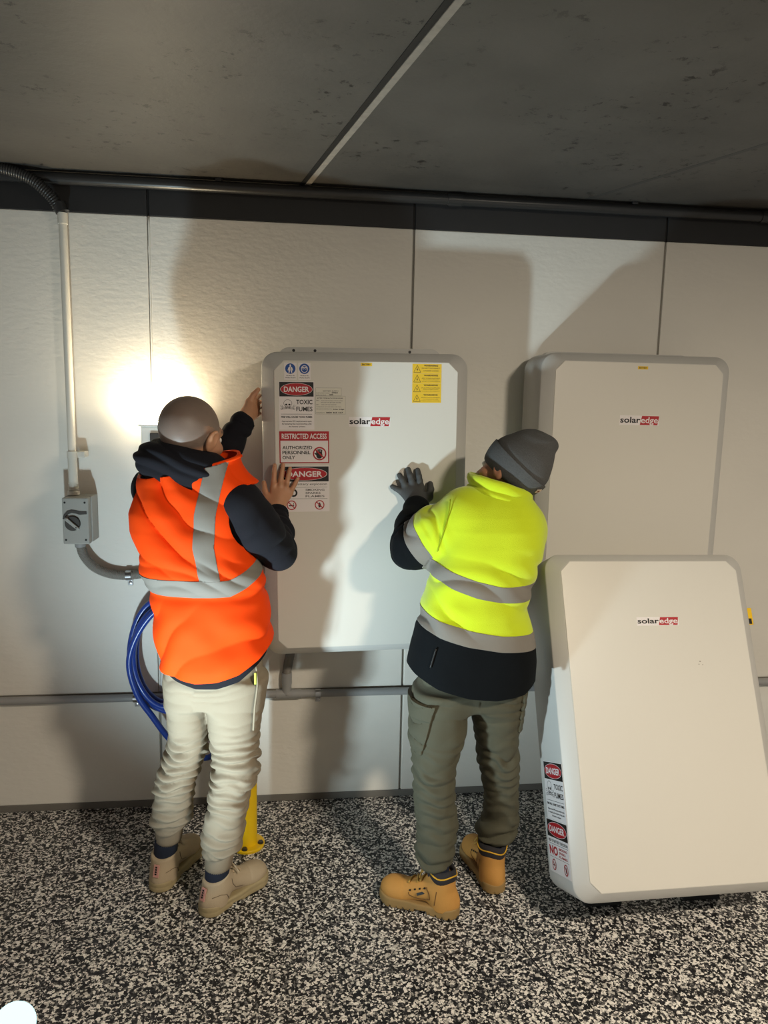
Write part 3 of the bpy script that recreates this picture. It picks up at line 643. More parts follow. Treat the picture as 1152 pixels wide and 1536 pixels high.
def vnoise(P, f, seed=0):
    """smooth value noise, -1..1"""
    Q = P * f + seed * 17.31; I = np.floor(Q).astype(np.int64); F = (Q - I).astype(np.float32); F = F * F * (3 - 2 * F)
    def h(i, j, k):
        n = (i * 374761393 + j * 668265263 + k * 2147483647 + seed * 1442695041) & 0xffffffff
        n = ((n ^ (n >> 13)) * 1274126177) & 0xffffffff
        return ((n ^ (n >> 16)) & 0xffff) / 32767.5 - 1
    r = 0
    for a in (0, 1):
        for b in (0, 1):
            for c in (0, 1):
                w = (F[:, 0] if a else 1 - F[:, 0]) * (F[:, 1] if b else 1 - F[:, 1]) * (F[:, 2] if c else 1 - F[:, 2])
                r = r + w * h(I[:, 0] + a, I[:, 1] + b, I[:, 2] + c)
    return r
def inbox(fn, lo, hi, far=0.05):
    """evaluates fn only inside a box"""
    lo, hi = np.array(lo) - far, np.array(hi) + far
    def g(P):
        m = np.all((P > lo) & (P < hi), axis=1)
        d = np.maximum(np.maximum(lo - P, P - hi).max(1), 0) + far
        if m.any(): d[m] = fn(P[m])
        return d
    return g
def sdf_mesh(fn, lo, hi, h, B=8, relax=1):
    lo = np.array(lo, np.float32); hi = np.array(hi, np.float32)
    nb = np.ceil((hi - lo) / (h * B)).astype(int) + 1; N = nb * B
    bi = np.stack(np.meshgrid(*[np.arange(n) for n in nb], indexing='ij'), -1).reshape(-1, 3)
    cen = (lo + (bi * B + (B - 1) / 2) * h).astype(np.float32)
    dc = fn(cen); V = np.empty(N, np.float32)
    Vb = V.reshape(nb[0], B, nb[1], B, nb[2], B)
    Vb[:] = dc.reshape(nb)[:, None, :, None, :, None]
    keep = bi[np.abs(dc) < B * h * 1.5]
    off = np.stack(np.meshgrid(*[np.arange(B)] * 3, indexing='ij'), -1).reshape(-1, 3)
    I = (keep[:, None, :] * B + off[None]).reshape(-1, 3)
    val = np.empty(len(I), np.float32)
    for s in range(0, len(I), 400000): val[s:s + 400000] = fn((lo + I[s:s + 400000] * h).astype(np.float32))
    V[I[:, 0], I[:, 1], I[:, 2]] = val
    Vf = V.ravel(); st = np.array([N[1] * N[2], N[2], 1])
    C = I[np.all((I < N - 1) & (I > 0), axis=1)]; ci = C @ st
    cor = [(a, b, c) for a in (0, 1) for b in (0, 1) for c in (0, 1)]
    cv = np.stack([Vf[ci + a * st[0] + b * st[1] + c] for a, b, c in cor], 1)
    neg = cv < 0; act = neg.any(1) & ~neg.all(1); C = C[act]; ci = ci[act]; cv = cv[act]
    pos = np.zeros((len(C), 3)); cnt = np.zeros(len(C))
    for i, p in enumerate(cor):
        for j, q in enumerate(cor):
            if j > i and sum(abs(x - y) for x, y in zip(p, q)) == 1:
                a, b = cv[:, i], cv[:, j]; m = (a < 0) != (b < 0); t = np.where(m, a / np.where(m, a - b, 1), 0)
                pp = np.array(p)[None] + t[:, None] * (np.array(q) - np.array(p))[None]
                pos += pp * m[:, None]; cnt += m
    ver = lo + (C + pos / cnt[:, None]) * h
    idx = np.full(V.size, -1, np.int32); idx[ci] = np.arange(len(ci)); F = []
    for ax in range(3):
        u, w = st[(ax + 1) % 3], st[(ax + 2) % 3]
        a = Vf[ci]; b = Vf[ci + st[ax]]; m = (a < 0) != (b < 0); e = ci[m]; fl = (a < 0)[m]
        q = np.stack([idx[e], idx[e - u], idx[e - u - w], idx[e - w]], 1); ok = (q >= 0).all(1); q = q[ok]; fl = fl[ok]
        q[~fl] = q[~fl][:, ::-1]; F.append(q)
    F = np.vstack(F)
    for _ in range(relax): ver = laplace(ver, F, 0.45)
    return ver, F
def laplace(v, F, k):
    n = len(v); k4 = F.shape[1]; a = F.ravel(); b = np.roll(F, -1, 1).ravel(); c = np.bincount(a, minlength=n) + np.bincount(b, minlength=n)
    s = np.stack([np.bincount(a, v[b, i], n) + np.bincount(b, v[a, i], n) for i in range(3)], 1)
    return v + k * (s / np.maximum(c, 1)[:, None] - v)
def normals(v, F):
    if F.shape[1] == 4: nn = np.cross(v[F[:, 2]] - v[F[:, 0]], v[F[:, 3]] - v[F[:, 1]])
    else: nn = np.cross(v[F[:, 1]] - v[F[:, 0]], v[F[:, 2]] - v[F[:, 0]])
    N = np.stack([sum(np.bincount(F[:, j], nn[:, i], len(v)) for j in range(F.shape[1])) for i in range(3)], 1)
    return N / (np.linalg.norm(N, axis=1)[:, None] + 1e-12)
def tris(F): return F if F.shape[1] == 3 else np.vstack([F[:, [0, 1, 2]], F[:, [0, 2, 3]]])
def clip(v, F, g):
    """keep the part of the triangle mesh with g < 0 (clean cut along g = 0); returns v, F and the source weights"""
    T = tris(F); s = g[T] < 0; c = s.sum(1); out = [T[c == 3]]; V = [v]; base = len(v); E = {}
    new = []
    def cut(i, j):
        key = (i, j) if i < j else (j, i)
        if key not in E:
            t = g[i] / (g[i] - g[j]); E[key] = base + len(new); new.append(v[i] + t * (v[j] - v[i]))
        return E[key]
    ex = []
    for t, m in zip(T[(c == 1) | (c == 2)], s[(c == 1) | (c == 2)]):
        if m.sum() == 1:
            i = int(np.argmax(m)); a, b, d = t[i], t[(i + 1) % 3], t[(i + 2) % 3]; ex.append((a, cut(a, b), cut(a, d)))
        else:
            i = int(np.argmin(m)); a, b, d = t[i], t[(i + 1) % 3], t[(i + 2) % 3]; p, q = cut(a, b), cut(a, d); ex += [(p, b, d), (p, d, q)]
    vv = np.vstack([v, np.array(new).reshape(-1, 3)]); T2 = np.vstack([out[0], np.array(ex, int).reshape(-1, 3)])
    use = np.unique(T2); mp = np.full(len(vv), -1); mp[use] = np.arange(len(use))
    return vv[use], mp[T2]
def shell(v, F, off, th=0.003):
    """lift a patch off the surface and give it an edge going back in"""
    T = tris(F); N = normals(v, T); n = len(v)
    e = np.vstack([T[:, [0, 1]], T[:, [1, 2]], T[:, [2, 0]]]); k = e[:, 0].astype(np.int64) * n + e[:, 1]; kr = e[:, 1].astype(np.int64) * n + e[:, 0]
    bd = e[~np.isin(k, kr)]; top = v + N * off; bot = v - N * th; used = np.unique(bd); mp = np.full(n, -1); mp[used] = n + np.arange(len(used))
    vv = np.vstack([top, bot[used]]); side = np.vstack([np.stack([bd[:, 1], bd[:, 0], mp[bd[:, 0]]], 1), np.stack([bd[:, 1], mp[bd[:, 0]], mp[bd[:, 1]]], 1)])
    return vv, np.vstack([T, side])
def np_mesh(name, v, F, m, parent=None, smooth=True, attr=None):
    me = bpy.data.meshes.new(name); n, k = F.shape
    me.vertices.add(len(v)); me.vertices.foreach_set('co', v.astype(np.float32).ravel())
    me.loops.add(n * k); me.loops.foreach_set('vertex_index', F.astype(np.int32).ravel())
    me.polygons.add(n); me.polygons.foreach_set('loop_start', np.arange(0, n * k, k, dtype=np.int32))
    me.update(calc_edges=True); me.validate()
    if attr is not None:
        at = me.color_attributes.new('tone', 'FLOAT_COLOR', 'POINT'); at.data.foreach_set('color', np.c_[attr, np.ones(len(v))].astype(np.float32).ravel())
    if smooth: me.shade_smooth()
    return link(name, me, m, parent)
def tone_mat(name, rough, bump=0.0, bscale=200.0, subsurf=0.0):
    m = mat(name, (0.5, 0.5, 0.5, 1), rough, bump=bump, bscale=bscale, subsurf=subsurf); nt = m.node_tree
    a = nt.nodes.new('ShaderNodeVertexColor'); a.layer_name = 'tone'; nt.links.new(a.outputs[0], nt.nodes['Principled BSDF'].inputs['Base Color']); return m
def sstep(a, b, x): t = np.clip((x - a) / (b - a), 0, 1); return t * t * (3 - 2 * t)

def head_sdf(c, R, s):
    """head about 0.23 high, local x right, y forward, z up"""
    c = np.array(c, np.float32)
    def f(P):
        Q = ((P - c) @ R) / s
        d = ell(Q, (0, -0.012, 0.025), (0.077, 0.098, 0.090))
        d = smin(d, ell(Q, (0, 0.028, -0.040), (0.060, 0.064, 0.078)), 0.03)
        d = smin(d, ell(Q, (0, 0.068, -0.098), (0.026, 0.022, 0.020)), 0.025)
        d = smin(d, seg(Q, (-0.036, 0.078, 0.024), (0.036, 0.078, 0.024), 0.013, 0.013), 0.016)
        for k in (-1, 1):
            d = smin(d, ell(Q, (k * 0.044, 0.058, -0.026), (0.022, 0.024, 0.018)), 0.02)
            d = smax(d, -ell(Q, (k * 0.031, 0.098, 0.002), (0.016, 0.014, 0.011)), 0.012)
            e = ell(Q, (k * 0.083, -0.004, -0.010), (0.011, 0.020, 0.033), roty(k * 0.25) @ rotx(-0.2))
            e = smax(e, -ell(Q, (k * 0.095, 0.000, -0.006), (0.010, 0.011, 0.020)), 0.006)
            d = smin(d, e, 0.006)
        d = smin(d, seg(Q, (0, 0.088, 0.006), (0, 0.108, -0.032), 0.009, 0.013), 0.010)
        for k in (-1, 1): d = smin(d, ell(Q, (k * 0.011, 0.098, -0.036), (0.009, 0.010, 0.008)), 0.006)
        d = smin(d, seg(Q, (-0.020, 0.084, -0.062), (0.020, 0.084, -0.062), 0.008, 0.008), 0.008)
        d = smin(d, seg(Q, (-0.016, 0.083, -0.074), (0.016, 0.083, -0.074), 0.009, 0.009), 0.008)
        d = smax(d, -seg(Q, (-0.024, 0.096, -0.068), (0.024, 0.096, -0.068), 0.0035, 0.0035), 0.004)
        return d * s
    e = 0.17 * s
    return inbox(f, c - e, c + e, 0.03)
def hand_sdf(wrist, wr, fingers, rp=0.0125):
    """fingers: list of [(x,y,z,r) knuckle, mid, tip]"""
    pts = np.array([wrist] + [p[:3] for f in fingers for p in f]); lo, hi = pts.min(0) - 0.04, pts.max(0) + 0.04
    def f(P):
        d = None
        w = np.array(wrist)
        for fg in fingers[1:]:                                     # palm: the four metacarpals
            k = np.array(fg[0][:3]); e = seg(P, w + (k - w) * 0.12, k, wr * 0.72, rp); d = e if d is None else smin(d, e, 0.016)
        b = np.array(fingers[0][0][:3]); d = smin(d, seg(P, w + (b - w) * 0.1, b, wr * 0.7, fingers[0][0][3] * 1.15), 0.018)
        mid = (np.array(fingers[1][0][:3]) + np.array(fingers[4][0][:3])) / 2
        d = smin(d, seg(P, w, w + (mid - w) * 0.75, wr * 0.8, rp * 1.05), 0.02)
        for fg in fingers: d = smin(d, chain(P, fg, 0.004), 0.0065)
        return d
    return inbox(f, lo, hi, 0.03)
def finger(base, tip, r0, r1, bend=(0, 0, 0), n=3):
    b, t = np.array(base, float), np.array(tip, float); out = []
    for k in range(n + 1):
        u = k / n; p = b + (t - b) * u + np.array(bend) * math.sin(math.pi * u); out.append((*p, r0 + (r1 - r0) * u))
    return out
# ================================================================== BOOTS (shared builders)
def boot_meshes(kind):
    """local: y forward from the heel, z up; kind 0 = low desert boot, 1 = work boot with lugged sole"""
    top = 0.128 if kind == 0 else 0.152
    def upper(P):
        d = seg(P, (0, 0.066, 0.03), (0, 0.072, 0.185), 0.046, 0.050)
        d = smin(d, ell(P, (0, 0.055, 0.045), (0.041, 0.053, 0.055)), 0.02)
        d = smin(d, seg(P, (0, 0.10, 0.085), (0, 0.21, 0.048), 0.042, 0.038), 0.025)
        d = smin(d, ell(P, (0, 0.238, 0.046), (0.050, 0.062, 0.044 if kind else 0.036)), 0.02)
        d = smax(d, 0.022 - P[:, 2], 0.004)
        d = smax(d, P[:, 2] - (top + 0.25 * (P[:, 1] - 0.07)), 0.006)
        d = d + 0.0016 * np.exp(-((P[:, 1] - (0.212 - 7 * P[:, 0] ** 2)) / 0.0035) ** 2) + 0.0014 * np.exp(-((P[:, 1] - 0.108 + 0.25 * (P[:, 2] - 0.06)) / 0.0035) ** 2) * (P[:, 2] < 0.095)
        if kind: d = smax(d, -(ell(P, (0, 0.075, 0.187), (0.036, 0.037, 0.05))), 0.006)
        return d
    def plan(P):
        Q = P.copy(); Q[:, 2] = 0
        d = seg(Q, (0, 0.048, 0), (0, 0.14, 0), 0.046, 0.042); return smin(d, seg(Q, (0, 0.15, 0), (0.0, 0.246, 0), 0.043, 0.057), 0.03)
    def sole(P):
        z = P[:, 2]; y = P[:, 1]; hz = 0.036 + 0.006 * sstep(0.2, 0.30, y) + 0.004 * sstep(0.1, 0.0, y)
        p = plan(P) + 0.05 * np.maximum(0.02 - z, 0) * 0 ; bot = 0.018 * sstep(0.26, 0.32, y) if kind else 0.010 * sstep(0.24, 0.31, y)
        d = smax(p, np.maximum(z - hz, bot - z), 0.007)
        if kind:
            d = smax(d, -np.maximum(np.abs(y - 0.135) - 0.022, z - 0.013), 0.006)                       # arch
            n = np.sin(y * 2 * math.pi / 0.024); lug = np.maximum(np.maximum(0.45 - n, 0) * -0.006 + 0.0, z - 0.011)
            d = np.maximum(d, -np.maximum(np.maximum(0.004 - (n - 0.35) * 0.008, z - 0.010), -(p + 0.012)))
        else:
            d = smax(d, -np.maximum(np.abs(y - 0.128) - 0.018, z - 0.008), 0.008)
            d = d + 0.0012 * (np.abs(z - 0.020) < 0.003)
        return d
    a = sdf_mesh(upper, (-0.075, -0.03, 0.0), (0.075, 0.34, 0.19), 0.0032, relax=2); b = sdf_mesh(sole, (-0.08, -0.03, -0.02), (0.08, 0.34, 0.07), 0.0028, relax=1)
    return a, b
def surf_y(v, x, y):
    """height of the boot upper at x, y"""
    d = (v[:, 0] - x) ** 2 + (v[:, 1] - y) ** 2; k = np.argsort(d)[:12]; return v[k, 2].max()
def boot(proto, kind, person, M, mats, side):
    (uv, uf), (sv, sf) = proto['u'], proto['s']
    if 'me' not in proto:
        o = np_mesh('boot', uv, uf, mats[0]); proto['me'] = o.data; s = np_mesh('sole', sv, sf, mats[1]); proto['sme'] = s.data
        bpy.data.objects.remove(o); bpy.data.objects.remove(s)
    o = link('boot', proto['me'], None, person); o.matrix_world = M
    link('sole', proto['sme'], None, o)
    mb = MB()
    for k in range(3 if kind == 0 else 4):
        y = 0.115 + k * 0.022; pts = []
        for s in np.linspace(-1, 1, 9): x = s * 0.024; pts.append((x, y + 0.006 * s * (-1) ** k, surf_y(uv, x, y) + 0.0022))
        mb.tube(pts, 0.0036, 6)
    z = surf_y(uv, 0, 0.118) + 0.006
    for s in (-1, 1):
        mb.tube(smooth_path([(0, 0.118, z), (s * 0.016, 0.122, z + 0.012), (s * 0.036, 0.128, z - 0.004), (s * 0.030, 0.136, z - 0.014), (s * 0.01, 0.124, z - 0.002)], 5), 0.0026, 6)
        mb.tube(smooth_path([(0, 0.118, z), (s * 0.022, 0.135, z - 0.006), (s * 0.044, 0.14, z - 0.03)], 5), 0.0026, 6)
    mb.build('laces', mats[2], o, smooth=True)
    def on_side(y, z, s_):
        m = (np.abs(uv[:, 1] - y) < 0.006) & (np.abs(uv[:, 2] - z) < 0.006) & (uv[:, 0] * s_ > 0)
        return (s_ * (np.abs(uv[m, 0]).max() + 0.0003), y, z) if m.any() else None
    sm = mat('brown_stitching', rgb(112, 78, 40), 0.8) if kind else mat('taupe_stitching', rgb(122, 106, 86), 0.85)
    paths = [[(0.116, 0.106), (0.104, 0.088), (0.100, 0.066), (0.118, 0.056), (0.150, 0.054), (0.178, 0.058), (0.182, 0.068)], [(0.075, 0.105), (0.078, 0.08), (0.082, 0.05)]] if kind else [[(0.022, 0.075), (0.05, 0.078), (0.078, 0.066), (0.09, 0.042)], [(0.105, 0.11), (0.108, 0.09), (0.125, 0.066), (0.16, 0.052)], [(0.19, 0.07), (0.185, 0.05)]]
    for s_ in (-1, 1):
        for pth in paths:
            q = [on_side(y, z, s_) for y, z in resample(np.c_[np.array(pth), np.zeros(len(pth))], 0.006)[:, :2]]; q = [p for p in q if p]
            if len(q) > 3: MB().tube(q, 0.0013, 5).build('stitched_seam', sm, o, smooth=True)
        for k in range(4 if kind else 0):
            p = on_side(0.122 + k * 0.018, 0.100 - k * 0.0075, s_)
            if p: MB().lathe([(0.0034, -0.0012), (0.0034, 0.0012)], p, 10, 'x').build('eyelet', MATS['print_black'], o)
    if kind == 1:
        ring = []
        for a in np.linspace(0, 2 * math.pi, 28, endpoint=False): ring.append((0.048 * math.cos(a), 0.073 + 0.048 * math.sin(a), a))
        col = MB(); rows = []
        for dz, dr in ((-0.012, 0.0), (-0.006, 0.004), (0.008, 0.006), (0.026, 0.004), (0.036, -0.002), (0.030, -0.008), (0.0, -0.008)):
            rows.append([(x * (1 + dr / 0.046), 0.075 + (y - 0.075) * (1 + dr / 0.046), 0.148 + dz + 0.25 * (y - 0.07) + 0.006 * math.cos(3 * a)) for x, y, a in ring])
        c = col.loft(rows, False, False).build('padded_collar', mats[3], o, smooth=True)
        MB().tube([(x * 1.14, 0.075 + (y - 0.075) * 1.14, 0.148 + 0.016 + 0.25 * (y - 0.07) + 0.007 * math.cos(3 * a)) for x, y, a in ring + ring[:1]], 0.0026, 6, cap=False).build('piping', mats[4], c, smooth=True)
        # eyelet patch + maker's tab on the outer side
        s = side
        MB().box(-0.0010, 0.0010, -0.014, 0.014, -0.0045, 0.0045).build('side_tab', MATS['print_black'], o).matrix_local = Matrix.Translation((s * (0.0425), 0.135, 0.078)) @ Matrix.Rotation(-s * 0.5, 4, 'Y') @ Matrix.Rotation(-0.45, 4, 'X')
    else:
        tb = MB().box(-0.011, 0.011, -0.003, 0.001, -0.024, 0.020).build('heel_tab', mats[3], o, bevel=0.001); tb.matrix_local = Matrix.Translation((0.004, 0.010, 0.086)) @ Matrix.Rotation(-0.28, 4, 'X')
        for k in range(4): MB().box(-0.0035, 0.0035, -0.0050, -0.0038, -0.0145 + k * 0.008, -0.0095 + k * 0.008).build('tab_mark', MATS['print_black'], tb)
    return o
def mloc(x, y, th): return Matrix.Translation((x, y, 0)) @ Matrix.Rotation(math.radians(th), 4, 'Z')

def folds(v, F, legs, amp, K, seed, extra=None):
    """bunched cloth folds around each leg; legs: station tables, amp(z) -> metres"""
    N = normals(v, F); best = None
    for S in legs:
        T = np.array(sorted(S)); cx = np.interp(v[:, 2], T[:, 0], T[:, 1]); cy = np.interp(v[:, 2], T[:, 0], T[:, 2]); a = np.interp(v[:, 2], T[:, 0], T[:, 3])
        dx, dy = v[:, 0] - cx, v[:, 1] - cy; r = np.hypot(dx, dy) / a; ph = np.arctan2(dy, dx)
        if best is None: best = [r, ph]
        else:
            m = r < best[0]; best[0] = np.where(m, r, best[0]); best[1] = np.where(m, ph, best[1])
    ph = best[1]; z = v[:, 2]
    n1 = vnoise(v, 7, seed); n2 = vnoise(v, 16, seed + 1); n3 = vnoise(v, 5, seed + 2)
    w = np.abs(np.sin(z * K + 2.6 * n1 + 1.3 * np.sin(ph + 4 * n3) + 0.8 * n2)) ** 0.65
    w2 = np.abs(np.sin(z * K * 0.55 + 2.2 * n3 - 1.4 * np.cos(ph) + 0.7 * n1))
    A = amp(z) * (0.55 + 0.45 * n2 + 0.25 * n1)
    d = A * (w * 0.75 + w2 * 0.55 - 0.6) + 0.22 * amp(z) * sstep(0.70, 0.58, z) * np.sin(z * K * 2.3 + 3.0 * n2 + 2.0 * np.cos(ph + 3 * n1))
    if extra is not None: d = d + extra(v)
    return v + N * d[:, None]

def interp_f(tab):
    T = np.array(sorted(tab)); return lambda x: np.interp(x, T[:, 0], T[:, 1])

# ================================================================== MAN IN THE ORANGE VEST
SKIN = tone_mat('skin', 0.5, 0.12, 260, 0.08)
M_NAVY = mat('navy_cotton', rgb(17, 17, 25), 0.9, bump=0.25, bscale=500, spec=0.3)
M_ORANGE = mat('orange_hi_vis', rgb(242, 70, 6), 0.8, var=0.04, vscale=6, bump=0.12, bscale=500, spec=0.15)
M_TAPE = mat('grey_reflective_tape', rgb(124, 119, 112), 0.75, var=0.06, vscale=20, bump=0.1, bscale=300, spec=0.25)
M_BEIGE = mat('stone_cotton_trousers', rgb(138, 125, 107), 0.9, var=0.05, vscale=10, bump=0.25, bscale=420, spec=0.2)
M_SUEDE = mat('sand_suede', rgb(178, 160, 134), 0.9, var=0.08, vscale=22, bump=0.3, bscale=300)
M_CREPE = mat('crepe_sole', rgb(164, 148, 112), 0.7, var=0.08, vscale=30, bump=0.3, bscale=150)
M_SOCK = mat('navy_sock', rgb(22, 30, 48), 0.95, bump=0.3, bscale=300)

LL = [(0.835, -0.366, -0.60, 0.077, 0.098), (0.711, -0.377, -0.592, 0.071, 0.092), (0.632, -0.373, -0.585, 0.070, 0.085), (0.579, -0.376, -0.58, 0.067, 0.080), (0.525, -0.39, -0.572, 0.067, 0.076), (0.472, -0.407, -0.568, 0.068, 0.075), (0.418, -0.430, -0.56, 0.068, 0.074),
      (0.362, -0.433, -0.553, 0.067, 0.071), (0.321, -0.440, -0.548, 0.067, 0.068), (0.273, -0.445, -0.542, 0.069, 0.066), (0.24, -0.454, -0.537, 0.057, 0.060), (0.222, -0.458, -0.534, 0.049, 0.052)]
LR = [(0.842, -0.187, -0.632, 0.096, 0.104), (0.776, -0.198, -0.635, 0.098, 0.100), (0.705, -0.207, -0.64, 0.094, 0.095), (0.633, -0.209, -0.645, 0.086, 0.089), (0.561, -0.206, -0.65, 0.077, 0.082), (0.512, -0.204, -0.655, 0.075, 0.080), (0.464, -0.212, -0.66, 0.071, 0.077),
      (0.428, -0.227, -0.662, 0.067, 0.074), (0.368, -0.23, -0.668, 0.065, 0.071), (0.319, -0.242, -0.672, 0.067, 0.070), (0.271, -0.249, -0.676, 0.069, 0.069), (0.227, -0.254, -0.68, 0.062, 0.064), (0.208, -0.259, -0.682, 0.052, 0.054)]
VEST = [(0.80, -0.261, -0.635, 0.176, 0.140), (0.911, -0.262, -0.635, 0.190, 0.150), (0.956, -0.263, -0.635, 0.194, 0.150), (1.073, -0.277, -0.635, 0.193, 0.148), (1.127, -0.285, -0.635, 0.194, 0.146), (1.188, -0.296, -0.635, 0.195, 0.146),
        (1.225, -0.309, -0.64, 0.194, 0.146), (1.285, -0.332, -0.64, 0.187, 0.146), (1.361, -0.348, -0.64, 0.186, 0.144), (1.42, -0.350, -0.64, 0.186, 0.140), (1.47, -0.345, -0.64, 0.184, 0.132), (1.51, -0.335, -0.64, 0.178, 0.122), (1.545, -0.332, -0.642, 0.166, 0.118), (1.585, -0.328, -0.645, 0.150, 0.114), (1.63, -0.325, -0.645, 0.142, 0.11)]
inner = lambda S, d, z0, z1: [(z, cx, cy, a - d, b - d) for z, cx, cy, a, b in S if z0 <= z <= z1]
A_R = [(-0.185, -0.685, 1.455, 0.083), (-0.125, -0.665, 1.365, 0.080), (-0.060, -0.610, 1.278, 0.060), (-0.062, -0.500, 1.325, 0.053), (-0.066, -0.422, 1.370, 0.041)]
A_L = [(-0.475, -0.565, 1.485, 0.080), (-0.40, -0.46, 1.49, 0.070), (-0.312, -0.385, 1.535, 0.056), (-0.255, -0.365, 1.62, 0.053), (-0.196, -0.345, 1.705, 0.044)]
HC1, HR1, HS1 = (-0.340, -0.650, 1.672), rotz(math.radians(-34)) @ rotx(math.radians(-10)), 1.13
man1_head = head_sdf(HC1, HR1, HS1)
ys = -0.342                                                         # palm plane in front of the battery panel
h1R = hand_sdf((-0.068, -0.394, 1.392), 0.027, [
    [(-0.100, -0.374, 1.428, 0.0145), (-0.112, -0.360, 1.458, 0.0112), (-0.1165, -0.345, 1.488, 0.0088)],
    finger((-0.081, -0.362, 1.468), (-0.076, ys - 0.0075, 1.554), 0.0112, 0.0082, (0, -0.010, 0)),
    finger((-0.057, -0.363, 1.471), (-0.045, ys - 0.0075, 1.556), 0.0112, 0.0082, (0, -0.010, 0)),
    finger((-0.036, -0.362, 1.465), (-0.019, ys - 0.0075, 1.543), 0.0106, 0.0080, (0, -0.009, 0)),
    finger((-0.019, -0.360, 1.450), (0.010, ys - 0.0075, 1.505), 0.0098, 0.0074, (0, -0.007, 0))])
h1L = hand_sdf((-0.186, -0.332, 1.728), 0.027, [
    [(-0.172, -0.285, 1.785, 0.0145), (-0.158, -0.286, 1.812, 0.0115), (-0.139, -0.290, 1.834, 0.0088)],
    finger((-0.152, -0.245, 1.792), (-0.1395, -0.160, 1.812), 0.0112, 0.0084, (-0.004, 0, 0)),
    finger((-0.149, -0.240, 1.772), (-0.1385, -0.150, 1.788), 0.0112, 0.0084, (-0.004, 0, 0)),
    finger((-0.149, -0.242, 1.753), (-0.138, -0.155, 1.765), 0.0108, 0.0082, (-0.004, 0, 0)),
    finger((-0.152, -0.248, 1.735), (-0.1385, -0.172, 1.742), 0.0100, 0.0076, (-0.004, 0, 0))])
def body1(P):
    d = loft_z(P, inner(VEST, 0.042, 0.85, 1.52)); dn = lambda A, k: [(x, y, z, r * k) for x, y, z, r in A]
    d = smin(d, chain(P, dn(A_R, 0.62) + [(-0.067, -0.396, 1.390, 0.026)], 0.02), 0.03); d = smin(d, chain(P, dn(A_L, 0.62) + [(-0.187, -0.334, 1.724, 0.026)], 0.02), 0.03)
    d = smin(d, loft_z(P, inner(LL, 0.027, 0, 1) + [(0.10, -0.468, -0.53, 0.032, 0.036)]), 0.02); d = smin(d, loft_z(P, inner(LR, 0.027, 0, 1) + [(0.10, -0.274, -0.688, 0.032, 0.036)]), 0.02)
    d = smin(d, seg(P, (-0.468, -0.53, 0.075), (-0.43, -0.42, 0.055), 0.033, 0.026), 0.02); d = smin(d, seg(P, (-0.274, -0.688, 0.075), (-0.20, -0.61, 0.055), 0.033, 0.026), 0.02)
    d = smin(d, seg(P, (-0.335, -0.63, 1.48), (-0.338, -0.655, 1.62), 0.066, 0.062), 0.03)
    d = smin(d, man1_head(P), 0.014); d = smin(d, h1R(P), 0.012); return smin(d, h1L(P), 0.012)
bv, bf = sdf_mesh(body1, (-0.64, -0.92, 0.0), (0.10, -0.06, 1.86), 0.0034)
def skin_tones(v, hc, hr, hs, base, scalp, beard, shaved=True):
    Q = ((v - np.array(hc)) @ hr) / hs; on = (np.abs(Q).max(1) < 0.16)
    t = np.tile(np.array(base), (len(v), 1)); n = vnoise(v, 60, 3)[:, None] * 0.04 + vnoise(v, 14, 5)[:, None] * 0.05
    hair = on * sstep(0.030, 0.052, Q[:, 2] - 0.45 * (Q[:, 1] - 0.02) + 0.025 * sstep(0.02, -0.02, Q[:, 1]) * 1.0 + 0.03) * (1 - sstep(0.073, 0.082, np.abs(Q[:, 0])) * (Q[:, 2] < 0.03))
    brd = on * sstep(-0.030, -0.055, Q[:, 2]) * sstep(0.0, 0.025, Q[:, 1]) * sstep(-0.135, -0.12, Q[:, 2])
    lip = on * np.exp(-(((Q[:, 2] + 0.068) / 0.011) ** 2 + (Q[:, 0] / 0.024) ** 2)) * (Q[:, 1] > 0.075)
    brow = on * np.exp(-(((Q[:, 2] - 0.026) / 0.006) ** 2)) * (np.abs(np.abs(Q[:, 0]) - 0.034) < 0.02) * (Q[:, 1] > 0.07)
    for w, c in ((hair, scalp), (brd, beard), (lip, (0.30, 0.12, 0.10)), (brow, beard)): t = t + w[:, None] * (np.array(c) - t)
    return np.clip(t * (1 + n), 0, 1)
P1 = np_mesh('person', bv, bf, SKIN, attr=skin_tones(bv, HC1, HR1, HS1, rgb(188, 138, 106)[:3], rgb(126, 108, 98)[:3], rgb(108, 84, 70)[:3]))
tag(P1, 'bald man in an orange vest and beige trousers steadying the battery with both hands', 'person')
M_EYE = mat('eye_white', rgb(225, 220, 212), 0.25); M_IRIS = mat('iris', rgb(60, 42, 30), 0.25)
def eyes(person, hc, hr, hs):
    for k in (-1, 1):
        c = np.array(hc) + hr @ (np.array((k * 0.031, 0.083, 0.002)) * hs); e = MB().lathe([(0.0115 * hs * math.sin(a), -0.0115 * hs * math.cos(a)) for a in np.linspace(0.02, math.pi - 0.02, 10)], (0, 0, 0), 16, 'y').build('eye', M_EYE, person, smooth=True)
        Mx = Matrix(hr.tolist()).to_4x4(); e.matrix_world = Matrix.Translation(c) @ Mx
        MB().lathe([(0.0052 * hs, 0.0102 * hs), (0.005 * hs, 0.0112 * hs), (0.002 * hs, 0.0118 * hs)], (0, 0, 0), 14, 'y').build('iris', M_IRIS, e, smooth=True)
eyes(P1, HC1, HR1, HS1)
M_NAIL = mat('fingernail', rgb(206, 160, 136), 0.35)
